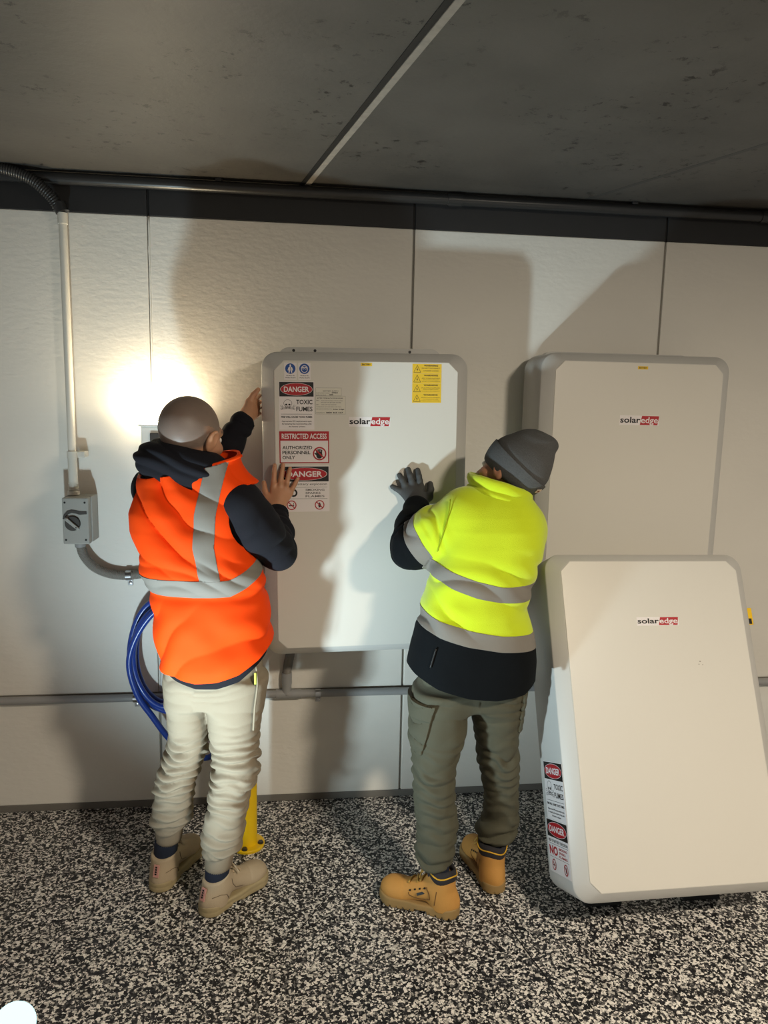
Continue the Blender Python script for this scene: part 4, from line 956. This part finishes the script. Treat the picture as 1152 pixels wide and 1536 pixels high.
def nails(person, tips, nrm):
    for (b, t, r) in tips:
        b, t, n_ = Vector(b), Vector(t), Vector(nrm); y = (t - b).normalized(); x = y.cross(n_).normalized(); z = x.cross(y).normalized()
        o = MB().loft([[(0.0052 * s * math.cos(a), 0.0068 * s * math.sin(a), h - 0.09 * (0.0052 * s * math.cos(a)) ** 2 / 0.001) for a in np.linspace(0, 2 * math.pi, 12, endpoint=False)] for s, h in ((1, -0.0012), (1, 0.0), (0.8, 0.0005))]).build('fingernail', M_NAIL, person, smooth=True)
        c = t + z * (r * 0.93) - y * 0.001; o.matrix_world = Matrix.Translation(c) @ Matrix((x, y, z)).transposed().to_4x4()
nails(P1, [((-0.078, -0.34, 1.53), (-0.0763, -0.3495, 1.553), 0.0082), ((-0.049, -0.34, 1.53), (-0.0453, -0.3495, 1.555), 0.0082), ((-0.023, -0.34, 1.52), (-0.0193, -0.3495, 1.542), 0.0080), ((0.0, -0.34, 1.487), (0.0095, -0.3495, 1.5045), 0.0074)], (0, -1, 0))

# --- hoodie
def hoodie(P):
    d = loft_z(P, [(z, cx, cy, a - i_, b_ - i_) for z, cx, cy, a, b_ in VEST if z < 1.53 for i_ in [0.010 if z < 0.92 else 0.032]]); d = smin(d, chain(P, A_R, 0.03), 0.03); d = smin(d, chain(P, A_L, 0.03), 0.03)
    Q = P.copy(); Q[:, 2] += 0.24 * (P[:, 0] + 0.345)
    hd_ = loft_z(Q, [(1.50, -0.345, -0.645, 0.150, 0.105), (1.545, -0.352, -0.65, 0.162, 0.118), (1.575, -0.358, -0.655, 0.160, 0.122), (1.605, -0.358, -0.658, 0.142, 0.118), (1.630, -0.352, -0.655, 0.114, 0.105), (1.648, -0.346, -0.65, 0.088, 0.092)], n=2.1, cap=0.012)
    d = smin(d, inbox(lambda Q_: hd_[np.all((P > np.array((-0.58, -0.86, 1.44))) & (P < np.array((-0.10, -0.42, 1.72))), axis=1)], (-0.53, -0.81, 1.49), (-0.15, -0.47, 1.67))(P), 0.02)
    d = smin(d, ell(P, (-0.455, -0.680, 1.585), (0.058, 0.056, 0.036), roty(0.35)), 0.025)
    return smax(d, -ell(P, (HC1[0] + 0.0, HC1[1] + 0.01, 1.68), (0.080, 0.095, 0.12)), 0.012)
hv, hf = sdf_mesh(hoodie, (-0.62, -0.92, 0.80), (0.10, -0.28, 1.78), 0.0045)
def sleeve_folds(v, F, A, amp, K, seed):
    N = normals(v, F); pts = np.array([p[:3] for p in A]); acc = np.r_[0, np.cumsum(np.linalg.norm(np.diff(pts, axis=0), axis=1))]; best = np.full(len(v), 9.0); s = np.zeros(len(v))
    for i in range(len(pts) - 1):
        a, b = pts[i], pts[i + 1]; ab = b - a; t = np.clip(((v - a) @ ab) / (ab @ ab), 0, 1); dd = np.linalg.norm(v - a - t[:, None] * ab, axis=1); m = dd < best; best[m] = dd[m]; s[m] = (acc[i] + t * (acc[i + 1] - acc[i]))[m]
    w = np.abs(np.sin(s * K + 2.8 * vnoise(v, 8, seed) + 1.2 * vnoise(v, 17, seed + 1)))
    near = sstep(0.14, 0.09, best) * sstep(0.02, 0.09, s)
    return v + N * (amp * (w - 0.5) * near * (0.55 + 0.75 * vnoise(v, 8, seed + 3)))[:, None]
hv = sleeve_folds(hv, hf, A_R, 0.009, 48, 11); hv = sleeve_folds(hv, hf, A_L, 0.008, 55, 12)
Nh = normals(hv, hf); hz = sstep(1.53, 1.57, hv[:, 2]) * sstep(-0.50, -0.56, hv[:, 1])
hv = hv + Nh * (hz * (0.008 * (np.abs(np.sin(hv[:, 2] * 75 + hv[:, 0] * 30 + 2.2 * vnoise(hv, 8, 15))) - 0.6)) + 0.004 * vnoise(hv, 9, 16))[:, None]; hv = laplace(hv, hf, 0.3)
nh = interp_f([(-0.46, 0.90), (-0.42, 0.880), (-0.393, 0.866), (-0.324, 0.845), (-0.255, 0.846), (-0.182, 0.868), (-0.114, 0.922), (-0.05, 0.97)])
cv_, cf_ = clip(hv, hf, nh(hv[:, 0]) - hv[:, 2])
cv_, cf_ = shell(cv_, cf_, 0.0, 0.006)
HD = np_mesh('hoodie', cv_, cf_, M_NAVY, P1); HD['label'] = 'dark navy hooded top'
for pt, q, r in (((-0.066, -0.424, 1.369), (-0.0675, -0.400, 1.386), 0.0415), ((-0.202, -0.348, 1.697), (-0.188, -0.336, 1.722), 0.0425)):
    P_ = np.linspace(pt, q, 9); MB().tube(P_, [r, r + 0.003, r + 0.001, r + 0.003, r + 0.001, r + 0.003, r + 0.001, r + 0.002, r - 0.006], 22).build('sleeve_cuff', M_NAVY, HD, smooth=True)

# --- vest
def vest(P):
    d = loft_z(P, VEST, n=2.5)
    d = smin(d, chain(P, [(-0.205, -0.655, 1.498, 0.075), (-0.17, -0.66, 1.478, 0.072)], 0.02), 0.04)
    return smin(d, ell(P, (-0.455, -0.62, 1.475), (0.075, 0.085, 0.075)), 0.04)
vv, vf = sdf_mesh(vest, (-0.62, -0.90, 0.74), (0.0, -0.40, 1.70), 0.0045)
N_ = normals(vv, vf)
cr = lambda a, b, c, f, s: np.abs(np.sin((vv @ np.array((a, b, c))) * f + 2.0 * vnoise(vv, 5, s) + 0.8 * vnoise(vv, 11, s + 1)))
up_ = sstep(1.18, 1.36, vv[:, 2]); lo_ = sstep(1.17, 1.05, vv[:, 2]); lft = sstep(-0.22, -0.36, vv[:, 0])
dsp = 0.022 * (cr(0.55, 0.1, 0.83, 30, 21) ** 0.7 - 0.65) * up_ * (0.25 + 0.75 * lft) + 0.013 * (cr(-0.5, 0.1, 0.85, 22, 31) - 0.6) * lo_ + 0.007 * vnoise(vv, 7, 41) + 0.0045 * vnoise(vv, 14, 42) - 0.010 * np.exp(-((vv[:, 2] - 1.155) / 0.02) ** 2) + 0.008 * (cr(0.3, 0.2, 0.9, 60, 51) - 0.5) * np.exp(-((vv[:, 2] - 1.23) / 0.05) ** 2)
vv = vv + N_ * dsp[:, None]
hem = interp_f([(-0.50, 0.905), (-0.45, 0.896), (-0.42, 0.892), (-0.393, 0.888), (-0.322, 0.874), (-0.253, 0.877), (-0.181, 0.897), (-0.118, 0.938), (-0.067, 0.988), (-0.03, 1.02)])
front_up = 0.10 * sstep(-0.66, -0.5, vv[:, 1])
g1 = hem(vv[:, 0]) + 0.3 * 0 - vv[:, 2]
col_ = vv[:, 2] - (1.541 + 0.235 * (vv[:, 0] + 0.457)) - 0.15 * (vv[:, 1] + 0.74)
ah = ell(vv.astype(np.float32), (-0.128, -0.640, 1.415), (0.090, 0.30, 0.115)); al = ell(vv.astype(np.float32), (-0.545, -0.55, 1.475), (0.052, 0.16, 0.095))
G = np.maximum.reduce([g1, col_, -ah, -al])
v2, f2 = clip(vv, vf, G); v2 = laplace(v2, f2, 0.0)
v3, f3 = shell(v2, f2, 0.0, 0.010)
VS = np_mesh('vest', v3, f3, M_ORANGE, P1); VS['label'] = 'orange high visibility vest with grey tape'
def patch(name, v, F, g, m, parent, off=0.0016, th=0.002):
    a, b = clip(v, F, g)
    if len(b) == 0: return None
    a, b = shell(a, b, off, th); return np_mesh(name, a, b, m, parent)
zc = interp_f([(-0.50, 1.192), (-0.464, 1.19), (-0.326, 1.187), (-0.209, 1.188), (-0.156, 1.214), (-0.106, 1.254), (-0.05, 1.28)])
patch('reflective_tape', v2, f2, np.abs(v2[:, 2] - zc(v2[:, 0])) - 0.029, M_TAPE, VS)
xc = interp_f([(1.20, -0.268), (1.325, -0.290), (1.432, -0.284), (1.50, -0.270), (1.562, -0.255), (1.62, -0.24)])
back = v2[:, 1] + 0.66; above = zc(v2[:, 0]) + 0.027 - v2[:, 2]
patch('reflective_tape', v2, f2, np.maximum.reduce([np.abs(v2[:, 0] - xc(v2[:, 2])) - 0.033, back, above]), M_TAPE, VS)
patch('reflective_tape', v2, f2, np.maximum.reduce([np.abs(v2[:, 1] + 0.600 + 0.06 * (v2[:, 2] - 1.35)) - 0.030, v2[:, 0] + 0.42, above]), M_TAPE, VS)
# orange binding along the collar edge
bx = np.linspace(-0.38, -0.175, 20); MB().tube([(x, -0.640 - 0.112 * math.sqrt(max(0.0, 1 - ((x + 0.322) / 0.165) ** 2)), 1.541 + 0.235 * (x + 0.457) + 0.15 * (-0.1 - 0.112 * math.sqrt(max(0.0, 1 - ((x + 0.322) / 0.165) ** 2)) + 0.2)) for x in bx], 0.006, 8).build('collar_binding', M_ORANGE, VS, smooth=True)

# --- trousers
def trs1(P):
    d = loft_z(P, LL, n=2.2); d = smin(d, loft_z(P, LR, n=2.2), 0.025)
    return smin(d, loft_z(P, [(0.74, -0.285, -0.615, 0.150, 0.098), (0.82, -0.28, -0.62, 0.165, 0.118), (0.95, -0.275, -0.625, 0.165, 0.12), (1.02, -0.275, -0.625, 0.16, 0.115)]), 0.035)
tv, tf = sdf_mesh(trs1, (-0.58, -0.84, 0.15), (-0.02, -0.40, 1.06), 0.0042)
tv = folds(tv, tf, [LL, LR], lambda z: 0.006 + 0.019 * sstep(0.68, 0.56, z) * (1 - 0.45 * sstep(0.42, 0.36, z) * sstep(0.27, 0.33, z)), 84, 61)
TR = np_mesh('trousers', tv, tf, M_BEIGE, P1); TR['label'] = 'beige cuffed work trousers'
for c0, c1 in (((-0.457, -0.535, 0.236), (-0.463, -0.531, 0.165)), ((-0.257, -0.681, 0.222), (-0.268, -0.685, 0.148))):
    rings = []
    for k in range(8):
        t_ = k / 7; c = np.array(c0) + (np.array(c1) - np.array(c0)) * t_; r = 0.050 - 0.004 * t_ - (0.006 if k in (0, 7) else 0)
        rings.append([(c[0] + (r + 0.0016 * (j % 2)) * math.cos(2 * math.pi * j / 72), c[1] + (r * 1.05 + 0.0016 * (j % 2)) * math.sin(2 * math.pi * j / 72), c[2]) for j in range(72)])
    MB().loft(rings).build('ribbed_cuff', M_BEIGE, TR, smooth=True)
# hip pocket edge with zip on the right hand side
MB().tube(smooth_path([(-0.128, -0.720, 0.905), (-0.124, -0.728, 0.84), (-0.132, -0.732, 0.77), (-0.138, -0.727, 0.68)], 6), 0.0035, 6).build('pocket_seam', M_BEIGE, TR, smooth=True)
MB().box(-0.1345, -0.1275, -0.7315, -0.7285, 0.845, 0.885).build('zip_pull', mat('lime_zip', rgb(190, 205, 60), 0.5), TR, bevel=0.001)
for a, b in (((-0.470, -0.530, 0.19), (-0.476, -0.532, 0.09)), ((-0.267, -0.685, 0.18), (-0.272, -0.690, 0.09))):
    MB().tube(np.linspace(a, b, 6), [0.042, 0.0425, 0.043, 0.043, 0.043, 0.042], 24).build('sock', M_SOCK, P1, smooth=True)
pr = {}; pr['u'], pr['s'] = boot_meshes(0)
M_TABW = mat('white_red_heel_tab', rgb(206, 150, 140), 0.6)
for x, y, th, sd in ((-0.505, -0.600, -22, -1), (-0.322, -0.742, -44, 1)): boot(pr, 0, P1, mloc(x, y, th), (M_SUEDE, M_CREPE, M_SUEDE, M_TABW), sd)

# ================================================================== MAN IN THE YELLOW JACKET
M_LIME = mat('lime_yellow_fleece', rgb(194, 214, 10), 0.9, var=0.03, vscale=9, bump=0.35, bscale=420, sheen=0.3)
M_FLNAVY = mat('navy_fleece', rgb(6, 10, 14), 0.95, bump=0.35, bscale=420, spec=0.2)
M_OLIVE = mat('olive_canvas', rgb(74, 72, 57), 0.88, var=0.05, vscale=14, bump=0.25, bscale=420)
M_WHEAT = mat('wheat_nubuck', rgb(192, 140, 70), 0.8, var=0.06, vscale=18, bump=0.2, bscale=260)
M_RUB = mat('tan_rubber_sole', rgb(150, 122, 76), 0.75, var=0.08, vscale=25)
M_LACE = mat('tan_lace', rgb(178, 140, 66), 0.8); M_COLLAR = mat('charcoal_padded_lining', rgb(40, 38, 42), 0.9); M_PIPE = mat('mustard_piping', rgb(208, 160, 40), 0.7)
M_GLOVE = mat('grey_work_glove', rgb(66, 66, 66), 0.8, var=0.08, vscale=40, bump=0.35, bscale=500)
M_BEANIE = mat('grey_marl_knit', rgb(74, 74, 74), 0.95, var=0.35, vscale=220, bump=0.7, bscale=330)
KL = [(0.80, 0.520, -0.690, 0.098, 0.115), (0.756, 0.515, -0.692, 0.099, 0.108), (0.685, 0.512, -0.70, 0.098, 0.102), (0.638, 0.508, -0.71, 0.094, 0.096), (0.591, 0.503, -0.715, 0.086, 0.092), (0.549, 0.495, -0.722, 0.078, 0.088), (0.521, 0.493, -0.727, 0.075, 0.085), (0.474, 0.493, -0.733, 0.072, 0.082),
      (0.403, 0.495, -0.742, 0.071, 0.079), (0.332, 0.505, -0.752, 0.070, 0.076), (0.273, 0.502, -0.762, 0.067, 0.071), (0.226, 0.495, -0.768, 0.065, 0.069), (0.192, 0.499, -0.776, 0.060, 0.063)]
KR = [(0.80, 0.715, -0.665, 0.100, 0.110), (0.735, 0.723, -0.66, 0.096, 0.105), (0.656, 0.733, -0.652, 0.086, 0.097), (0.592, 0.741, -0.646, 0.076, 0.090), (0.543, 0.748, -0.642, 0.074, 0.085), (0.513, 0.750, -0.64, 0.074, 0.083), (0.45, 0.760, -0.636, 0.069, 0.078), (0.378, 0.770, -0.632, 0.064, 0.073),
      (0.305, 0.776, -0.628, 0.060, 0.068), (0.26, 0.777, -0.626, 0.062, 0.067), (0.232, 0.770, -0.624, 0.069, 0.068), (0.195, 0.764, -0.626, 0.067, 0.066), (0.170, 0.760, -0.630, 0.060, 0.062)]
JK = [(0.74, 0.622, -0.69, 0.222, 0.160), (0.86, 0.620, -0.69, 0.228, 0.158), (0.909, 0.625, -0.688, 0.226, 0.156), (0.961, 0.627, -0.686, 0.218, 0.152), (1.032, 0.626, -0.683, 0.200, 0.146), (1.075, 0.628, -0.68, 0.187, 0.142), (1.136, 0.635, -0.678, 0.181, 0.140), (1.169, 0.642, -0.676, 0.180, 0.140), (1.217, 0.652, -0.674, 0.184, 0.141),
      (1.262, 0.670, -0.67, 0.186, 0.141), (1.319, 0.682, -0.668, 0.184, 0.139), (1.373, 0.686, -0.665, 0.176, 0.132), (1.42, 0.690, -0.66, 0.158, 0.118), (1.455, 0.700, -0.655, 0.130, 0.105), (1.49, 0.71, -0.65, 0.10, 0.09)]
B_L = [(0.575, -0.672, 1.415, 0.088), (0.495, -0.635, 1.350, 0.086), (0.418, -0.580, 1.288, 0.072), (0.430, -0.490, 1.345, 0.058), (0.458, -0.412, 1.398, 0.047)]
B_R = [(0.800, -0.625, 1.350, 0.082), (0.805, -0.510, 1.215, 0.070), (0.745, -0.395, 1.115, 0.055), (0.722, -0.345, 1.10, 0.045)]
fwd = Vector((-0.66, 0.74, 0.20)).normalized(); upv = Vector((0.55, -0.10, 0.80)); upv = (upv - upv.dot(fwd) * fwd).normalized(); rgt = fwd.cross(upv)
HC2, HS2 = (0.752, -0.620, 1.556), 1.06; HR2 = np.array([[rgt.x, fwd.x, upv.x], [rgt.y, fwd.y, upv.y], [rgt.z, fwd.z, upv.z]], np.float32)
man2_head = head_sdf(HC2, HR2, HS2)
def glove_fingers(k=0.0):
    y = ys
    return [[(0.512, y - 0.020, 1.440, 0.0150 - k), (0.520, y - 0.012, 1.468, 0.0135 - k), (0.519, y - 0.003, 1.488, 0.0115 - k)],
            finger((0.480, y - 0.010, 1.478), (0.469, y, 1.540), 0.0128 - k, 0.0106 - k, (0, -0.007, 0)), finger((0.450, y - 0.011, 1.482), (0.432, y, 1.543), 0.0128 - k, 0.0106 - k, (0, -0.007, 0)),
            finger((0.424, y - 0.010, 1.474), (0.399, y, 1.521), 0.0124 - k, 0.0104 - k, (0, -0.006, 0)), finger((0.410, y - 0.009, 1.458), (0.373, y, 1.476), 0.0118 - k, 0.0100 - k, (0, -0.005, 0))]
gl = hand_sdf((0.462, -0.388, 1.412), 0.034, glove_fingers(), 0.0150); gin = hand_sdf((0.462, -0.388, 1.412), 0.027, glove_fingers(0.0042), 0.0105)
g2 = hand_sdf((0.716, -0.322, 1.098), 0.027, [
    [(0.705, -0.290, 1.125, 0.0140), (0.697, -0.283, 1.150, 0.0112), (0.692, -0.282, 1.172, 0.0090)],
    finger((0.700, -0.245, 1.130), (0.688, -0.165, 1.140), 0.0112, 0.0084, (0.004, 0, 0)), finger((0.699, -0.240, 1.110), (0.688, -0.155, 1.116), 0.0112, 0.0084, (0.004, 0, 0)),
    finger((0.699, -0.242, 1.091), (0.688, -0.160, 1.094), 0.0108, 0.0082, (0.004, 0, 0)), finger((0.702, -0.248, 1.073), (0.689, -0.178, 1.073), 0.0100, 0.0076, (0.004, 0, 0))])
def body2(P):
    dn = lambda A, k: [(x, y, z, r * k) for x, y, z, r in A]
    d = loft_z(P, inner(JK, 0.040, 0.80, 1.46)); d = smin(d, chain(P, dn(B_L, 0.6) + [(0.462, -0.392, 1.410, 0.026)], 0.02), 0.03); d = smin(d, chain(P, dn(B_R, 0.6) + [(0.717, -0.328, 1.098, 0.026)], 0.02), 0.03)
    d = smin(d, loft_z(P, inner(KL, 0.028, 0, 1) + [(0.10, 0.515, -0.778, 0.032, 0.036)]), 0.02); d = smin(d, loft_z(P, inner(KR, 0.028, 0, 1) + [(0.10, 0.745, -0.643, 0.032, 0.036)]), 0.02)
    d = smin(d, seg(P, (0.515, -0.778, 0.075), (0.41, -0.725, 0.055), 0.032, 0.026), 0.02); d = smin(d, seg(P, (0.745, -0.643, 0.075), (0.727, -0.53, 0.055), 0.032, 0.026), 0.02)
    d = smin(d, seg(P, (0.71, -0.645, 1.40), (0.742, -0.625, 1.52), 0.064, 0.058), 0.03)
    d = smin(d, man2_head(P), 0.014); d = smin(d, gin(P), 0.012); return smin(d, g2(P), 0.012)
bv2, bf2 = sdf_mesh(body2, (0.28, -0.92, 0.0), (0.96, -0.08, 1.78), 0.0036)
P2 = np_mesh('person', bv2, bf2, SKIN, attr=skin_tones(bv2, HC2, HR2, HS2, rgb(178, 126, 98)[:3], rgb(52, 40, 32)[:3], rgb(120, 88, 70)[:3]))
tag(P2, 'man in a lime yellow jacket and grey beanie pressing a gloved hand on the battery', 'person'); eyes(P2, HC2, HR2, HS2)
# --- glove
qv, qf = sdf_mesh(lambda P: smin(gl(P), seg(P, (0.459, -0.408, 1.400), (0.462, -0.385, 1.415), 0.036, 0.035), 0.02), (0.33, -0.46, 1.34), (0.56, -0.30, 1.57), 0.0026)
GL = np_mesh('work_glove', qv, qf, M_GLOVE, P2); GL['label'] = 'dark grey knitted work glove'
# --- jacket
def jacket(P):
    d = loft_z(P, JK, n=2.5); d = smin(d, chain(P, B_L, 0.03), 0.035); d = smin(d, chain(P, B_R, 0.03), 0.035)
    d = smin(d, seg(P, (0.60, -0.665, 1.425), (0.775, -0.655, 1.375), 0.078, 0.085), 0.04)
    return smax(d, -seg(P, (0.712, -0.635, 1.475), (0.750, -0.62, 1.60), 0.062, 0.080), 0.012)
jv, jf = sdf_mesh(jacket, (0.28, -0.93, 0.70), (0.96, -0.30, 1.62), 0.0045)
jv = sleeve_folds(jv, jf, B_L, 0.012, 48, 71)
N_ = normals(jv, jf); cj = lambda a, b, c, f, s: np.abs(np.sin((jv @ np.array((a, b, c))) * f + 2.0 * vnoise(jv, 5, s) + 0.7 * vnoise(jv, 10, s + 1)))
dsp = 0.016 * (cj(0.35, 0.1, 0.93, 34, 81) - 0.6) * np.exp(-((jv[:, 2] - 1.215) / 0.06) ** 2) + 0.018 * (cj(0.5, 0.1, 0.86, 30, 85) - 0.6) * np.exp(-((jv[:, 2] - 1.09) / 0.055) ** 2) + 0.005 * vnoise(jv, 6, 88) + 0.003 * vnoise(jv, 13, 89)
jv = laplace(jv + N_ * dsp[:, None], jf, 0.3)
hem2 = interp_f([(0.36, 0.915), (0.372, 0.906), (0.411, 0.881), (0.478, 0.849), (0.583, 0.82), (0.677, 0.81), (0.782, 0.817), (0.83, 0.845)])
t1 = interp_f([(0.40, 1.275), (0.45, 1.249), (0.523, 1.214), (0.603, 1.186), (0.684, 1.169), (0.776, 1.164), (0.86, 1.17)])
t2 = interp_f([(0.36, 1.105), (0.41, 1.079), (0.483, 1.048), (0.575, 1.023), (0.692, 1.002), (0.802, 0.993), (0.88, 0.992)])
def armcoord(v, A, joint):
    """distance along the sleeve (joint = index of the elbow); large negative on the torso"""
    pts = np.array([p[:3] for p in A]); acc = np.r_[0, np.cumsum(np.linalg.norm(np.diff(pts, axis=0), axis=1))]; best = np.full(len(v), 9.0); s = np.full(len(v), -1.0)
    for i in range(len(pts) - 1):
        a, b = pts[i], pts[i + 1]; ab = b - a; l = np.linalg.norm(ab); t = ((v - a) @ ab) / (l * l); tc = np.clip(t, 0, 1); dd = np.linalg.norm(v - a - tc[:, None] * ab, axis=1) - A[i][3] * (1 - tc) - A[i + 1][3] * tc
        m = dd < best; best[m] = dd[m]; s[m] = (acc[i] + tc * l)[m]
    return s
sL = armcoord(jv, B_L, 2); sR = armcoord(jv, B_R, 1); jp = jv.astype(np.float32); dT = loft_z(jp, JK, n=2.5)
slL = dT - chain(jp, B_L, 0.03) - 0.004; slR = dT - chain(jp, B_R, 0.03) - 0.004
Y0, Y1 = 0.138, 0.196; Ym = (Y0 + Y1) / 2
gL = np.maximum(Ym - sL, -slL); gR = np.maximum(0.17 - sR, -slR)            # < 0 on the two navy sleeve ends
arm = np.maximum(-gL, -gR)
low = t2(jv[:, 0]) - jv[:, 2]; hemg = hem2(jv[:, 0]) - jv[:, 2]
a_, b_ = clip(jv, jf, np.maximum.reduce([arm, low])); a2, b2_ = shell(a_, b_, 0.0, 0.004)
JA = np_mesh('jacket', a2, b2_, M_LIME, P2); JA['label'] = 'lime yellow fleece jacket with navy hem and cuffs'
a_, b_ = clip(jv, jf, np.maximum.reduce([arm, -low, hemg])); a2, b2_ = shell(a_, b_, 0.0, 0.008); np_mesh('hem_panel', a2, b2_, M_FLNAVY, JA)
a_, b_ = clip(jv, jf, gL); a2, b2_ = shell(a_, b_, 0.0, 0.004); np_mesh('sleeve_end', a2, b2_, M_FLNAVY, JA)
a_, b_ = clip(jv, jf, gR); a2, b2_ = shell(a_, b_, 0.0, 0.004); np_mesh('sleeve_end', a2, b2_, M_FLNAVY, JA)
sleeve = np.maximum(slL, slR) - 0.008
patch('reflective_tape', jv, jf, np.maximum.reduce([np.abs(jv[:, 2] - t1(jv[:, 0])) - 0.0275, sleeve]), M_TAPE, JA)
patch('reflective_tape', jv, jf, np.abs(jv[:, 2] - t2(jv[:, 0])) - 0.0275, M_TAPE, JA)
patch('reflective_tape', jv, jf, np.maximum(np.abs(sL - Ym) - (Y1 - Y0) / 2, -slL), M_TAPE, JA)
# stand collar: a folded band around the neck, lower on the right
rows = []
for dr, dz in ((-0.030, -0.05), (-0.012, -0.025), (0.004, -0.012), (0.010, 0.0), (0.006, 0.011), (-0.001, 0.015), (0.004, 0.021), (0.009, 0.034), (0.006, 0.050), (-0.003, 0.058), (-0.012, 0.055), (-0.014, 0.03), (-0.014, -0.03)):
    ring_ = []
    for a in np.linspace(0, 2 * math.pi, 56, endpoint=False):
        x, y = 0.712 + (0.108 + dr) * math.cos(a), -0.640 + (0.100 + dr) * math.sin(a); wob = 0.0015 * math.sin(3 * a + 1) + 0.0008 * math.sin(7 * a)
        ring_.append((x, y, 1.476 - 0.28 * (x - 0.712) + 0.10 * (y + 0.64) * 0 + dz + wob))
    rows.append(ring_)
MB().loft(rows, False, False).build('stand_collar', M_LIME, JA, smooth=True)
def on_back(x, z):
    m = (np.abs(jv[:, 0] - x) < 0.008) & (np.abs(jv[:, 2] - z) < 0.008); i = np.where(m)[0]; i = i[np.argmin(jv[i, 1])]; return (x, jv[i, 1] - 0.0005, z)
M_LIMESEAM = mat('lime_seam', rgb(150, 168, 8), 0.9)
for pth in ([(0.520, 1.478), (0.512, 1.436), (0.500, 1.390), (0.490, 1.345), (0.480, 1.300)],):
    MB().tube(smooth_path([on_back(x, z) for x, z in resample(np.c_[np.array(pth), np.zeros(len(pth))], 0.018)[:, :2]], 3), 0.0024, 6).build('seam', M_LIMESEAM, JA, smooth=True)
zp = [on_back(x, z) for x, z in ((0.470, 0.985), (0.462, 0.955), (0.453, 0.92))]
# sleeve seam and side pocket zip
MB().tube(smooth_path(zp, 4), 0.0035, 6).build('pocket_zip', M_BLACK, JA, smooth=True)
# --- beanie
def beanie(P):
    Q = ((P - np.array(HC2, np.float32)) @ HR2) / HS2
    d = ell(Q, (0, -0.014, 0.035), (0.092, 0.113, 0.098)); d = smin(d, seg(Q, (0, -0.030, 0.06), (0, -0.062, 0.140), 0.088, 0.052), 0.04)
    d = smax(d, (Q[:, 2] - 0.166) * 0.9 - 0.10 * Q[:, 1], 0.03)
    return smax(d, (-0.022 + 0.46 * Q[:, 1]) * 0.85 - Q[:, 2], 0.008) * HS2
ev, ef = sdf_mesh(beanie, (0.58, -0.86, 1.40), (1.02, -0.40, 1.86), 0.0040)
Q = ((ev - np.array(HC2)) @ HR2) / HS2; N_ = normals(ev, ef)
ev = ev + N_ * (0.004 * vnoise(ev, 14, 91) + 0.005 * np.abs(np.sin(Q[:, 2] * 60 + 3 * vnoise(ev, 9, 92))) * sstep(0.10, 0.14, Q[:, 2]))[:, None]
BN = np_mesh('beanie', ev, ef, M_BEANIE, P2); BN['label'] = 'dark grey marl knitted beanie'
patch('turn_up', ev, ef, Q[:, 2] - (-0.022 + 0.46 * Q[:, 1]) - 0.078, M_BEANIE, BN, 0.006, 0.006)
lt = MB().box(-0.011, 0.011, -0.008, 0.008, -0.001, 0.001).build('woven_label', mat('pale_woven_label', rgb(196, 176, 160), 0.8), BN)
k = np.argmin(((ev - np.array((0.826, -0.70, 1.515))) ** 2).sum(1)); nz = Vector(N_[k]); lt.matrix_world = Matrix.Translation(Vector(ev[k]) + nz * 0.009) @ nz.to_track_quat('Z', 'Y').to_matrix().to_4x4()
MB().box(-0.005, 0.005, -0.004, 0.004, 0.001, 0.0016).build('label_mark', mat('brown_label_mark', rgb(120, 66, 44), 0.8), lt)
# --- trousers
def trs2(P):
    d = loft_z(P, KL, n=2.2); d = smin(d, loft_z(P, KR, n=2.2), 0.03)
    return smin(d, loft_z(P, [(0.73, 0.615, -0.675, 0.150, 0.098), (0.80, 0.62, -0.675, 0.178, 0.12), (0.92, 0.62, -0.675, 0.175, 0.12), (0.98, 0.62, -0.675, 0.17, 0.115)]), 0.04)
kv, kf = sdf_mesh(trs2, (0.34, -0.92, 0.10), (0.92, -0.46, 1.02), 0.0042)
kv = folds(kv, kf, [KL, KR], lambda z: 0.010 + 0.004 * sstep(0.62, 0.5, z) + 0.008 * sstep(0.30, 0.22, z), 58, 95)
TK = np_mesh('trousers', kv, kf, M_OLIVE, P2); TK['label'] = 'olive cargo trousers'
for s, (x0, x1, z0, z1, ylim) in ((0, (0.30, 0.478, 0.600, 0.775, 0)), (1, (0.795, 0.95, 0.640, 0.79, 0))):
    cx = np.clip(kv[:, 0], x0, x1); g = np.maximum.reduce([x0 - kv[:, 0], kv[:, 0] - x1 + (0.22 * (0.775 - kv[:, 2]) if s == 0 else 0), z0 - kv[:, 2] - (0.10 * (kv[:, 0] - 0.40) if s == 0 else 0), kv[:, 2] - z1, (kv[:, 1] + 0.60)])
    pk = patch('cargo_pocket', kv, kf, g, M_OLIVE, TK, 0.010, 0.002)
    if pk: patch('pocket_flap', kv, kf, np.maximum(g, (z1 - 0.055) - kv[:, 2]), M_OLIVE, pk, 0.0135, -0.008)
for a, b in (((0.502, -0.777, 0.215), (0.516, -0.778, 0.12)), ((0.757, -0.632, 0.19), (0.748, -0.644, 0.12))):
    MB().tube(np.linspace(a, b, 5), [0.039, 0.040, 0.040, 0.040, 0.039], 22).build('sock', M_SOCK, P2, smooth=True)
pr = {}; pr['u'], pr['s'] = boot_meshes(1)
for x, y, th, sd in ((0.586, -0.818, 62, -1), (0.752, -0.722, 8, 1)): boot(pr, 1, P2, mloc(x, y, th), (M_WHEAT, M_RUB, M_LACE, M_COLLAR, M_PIPE), sd)
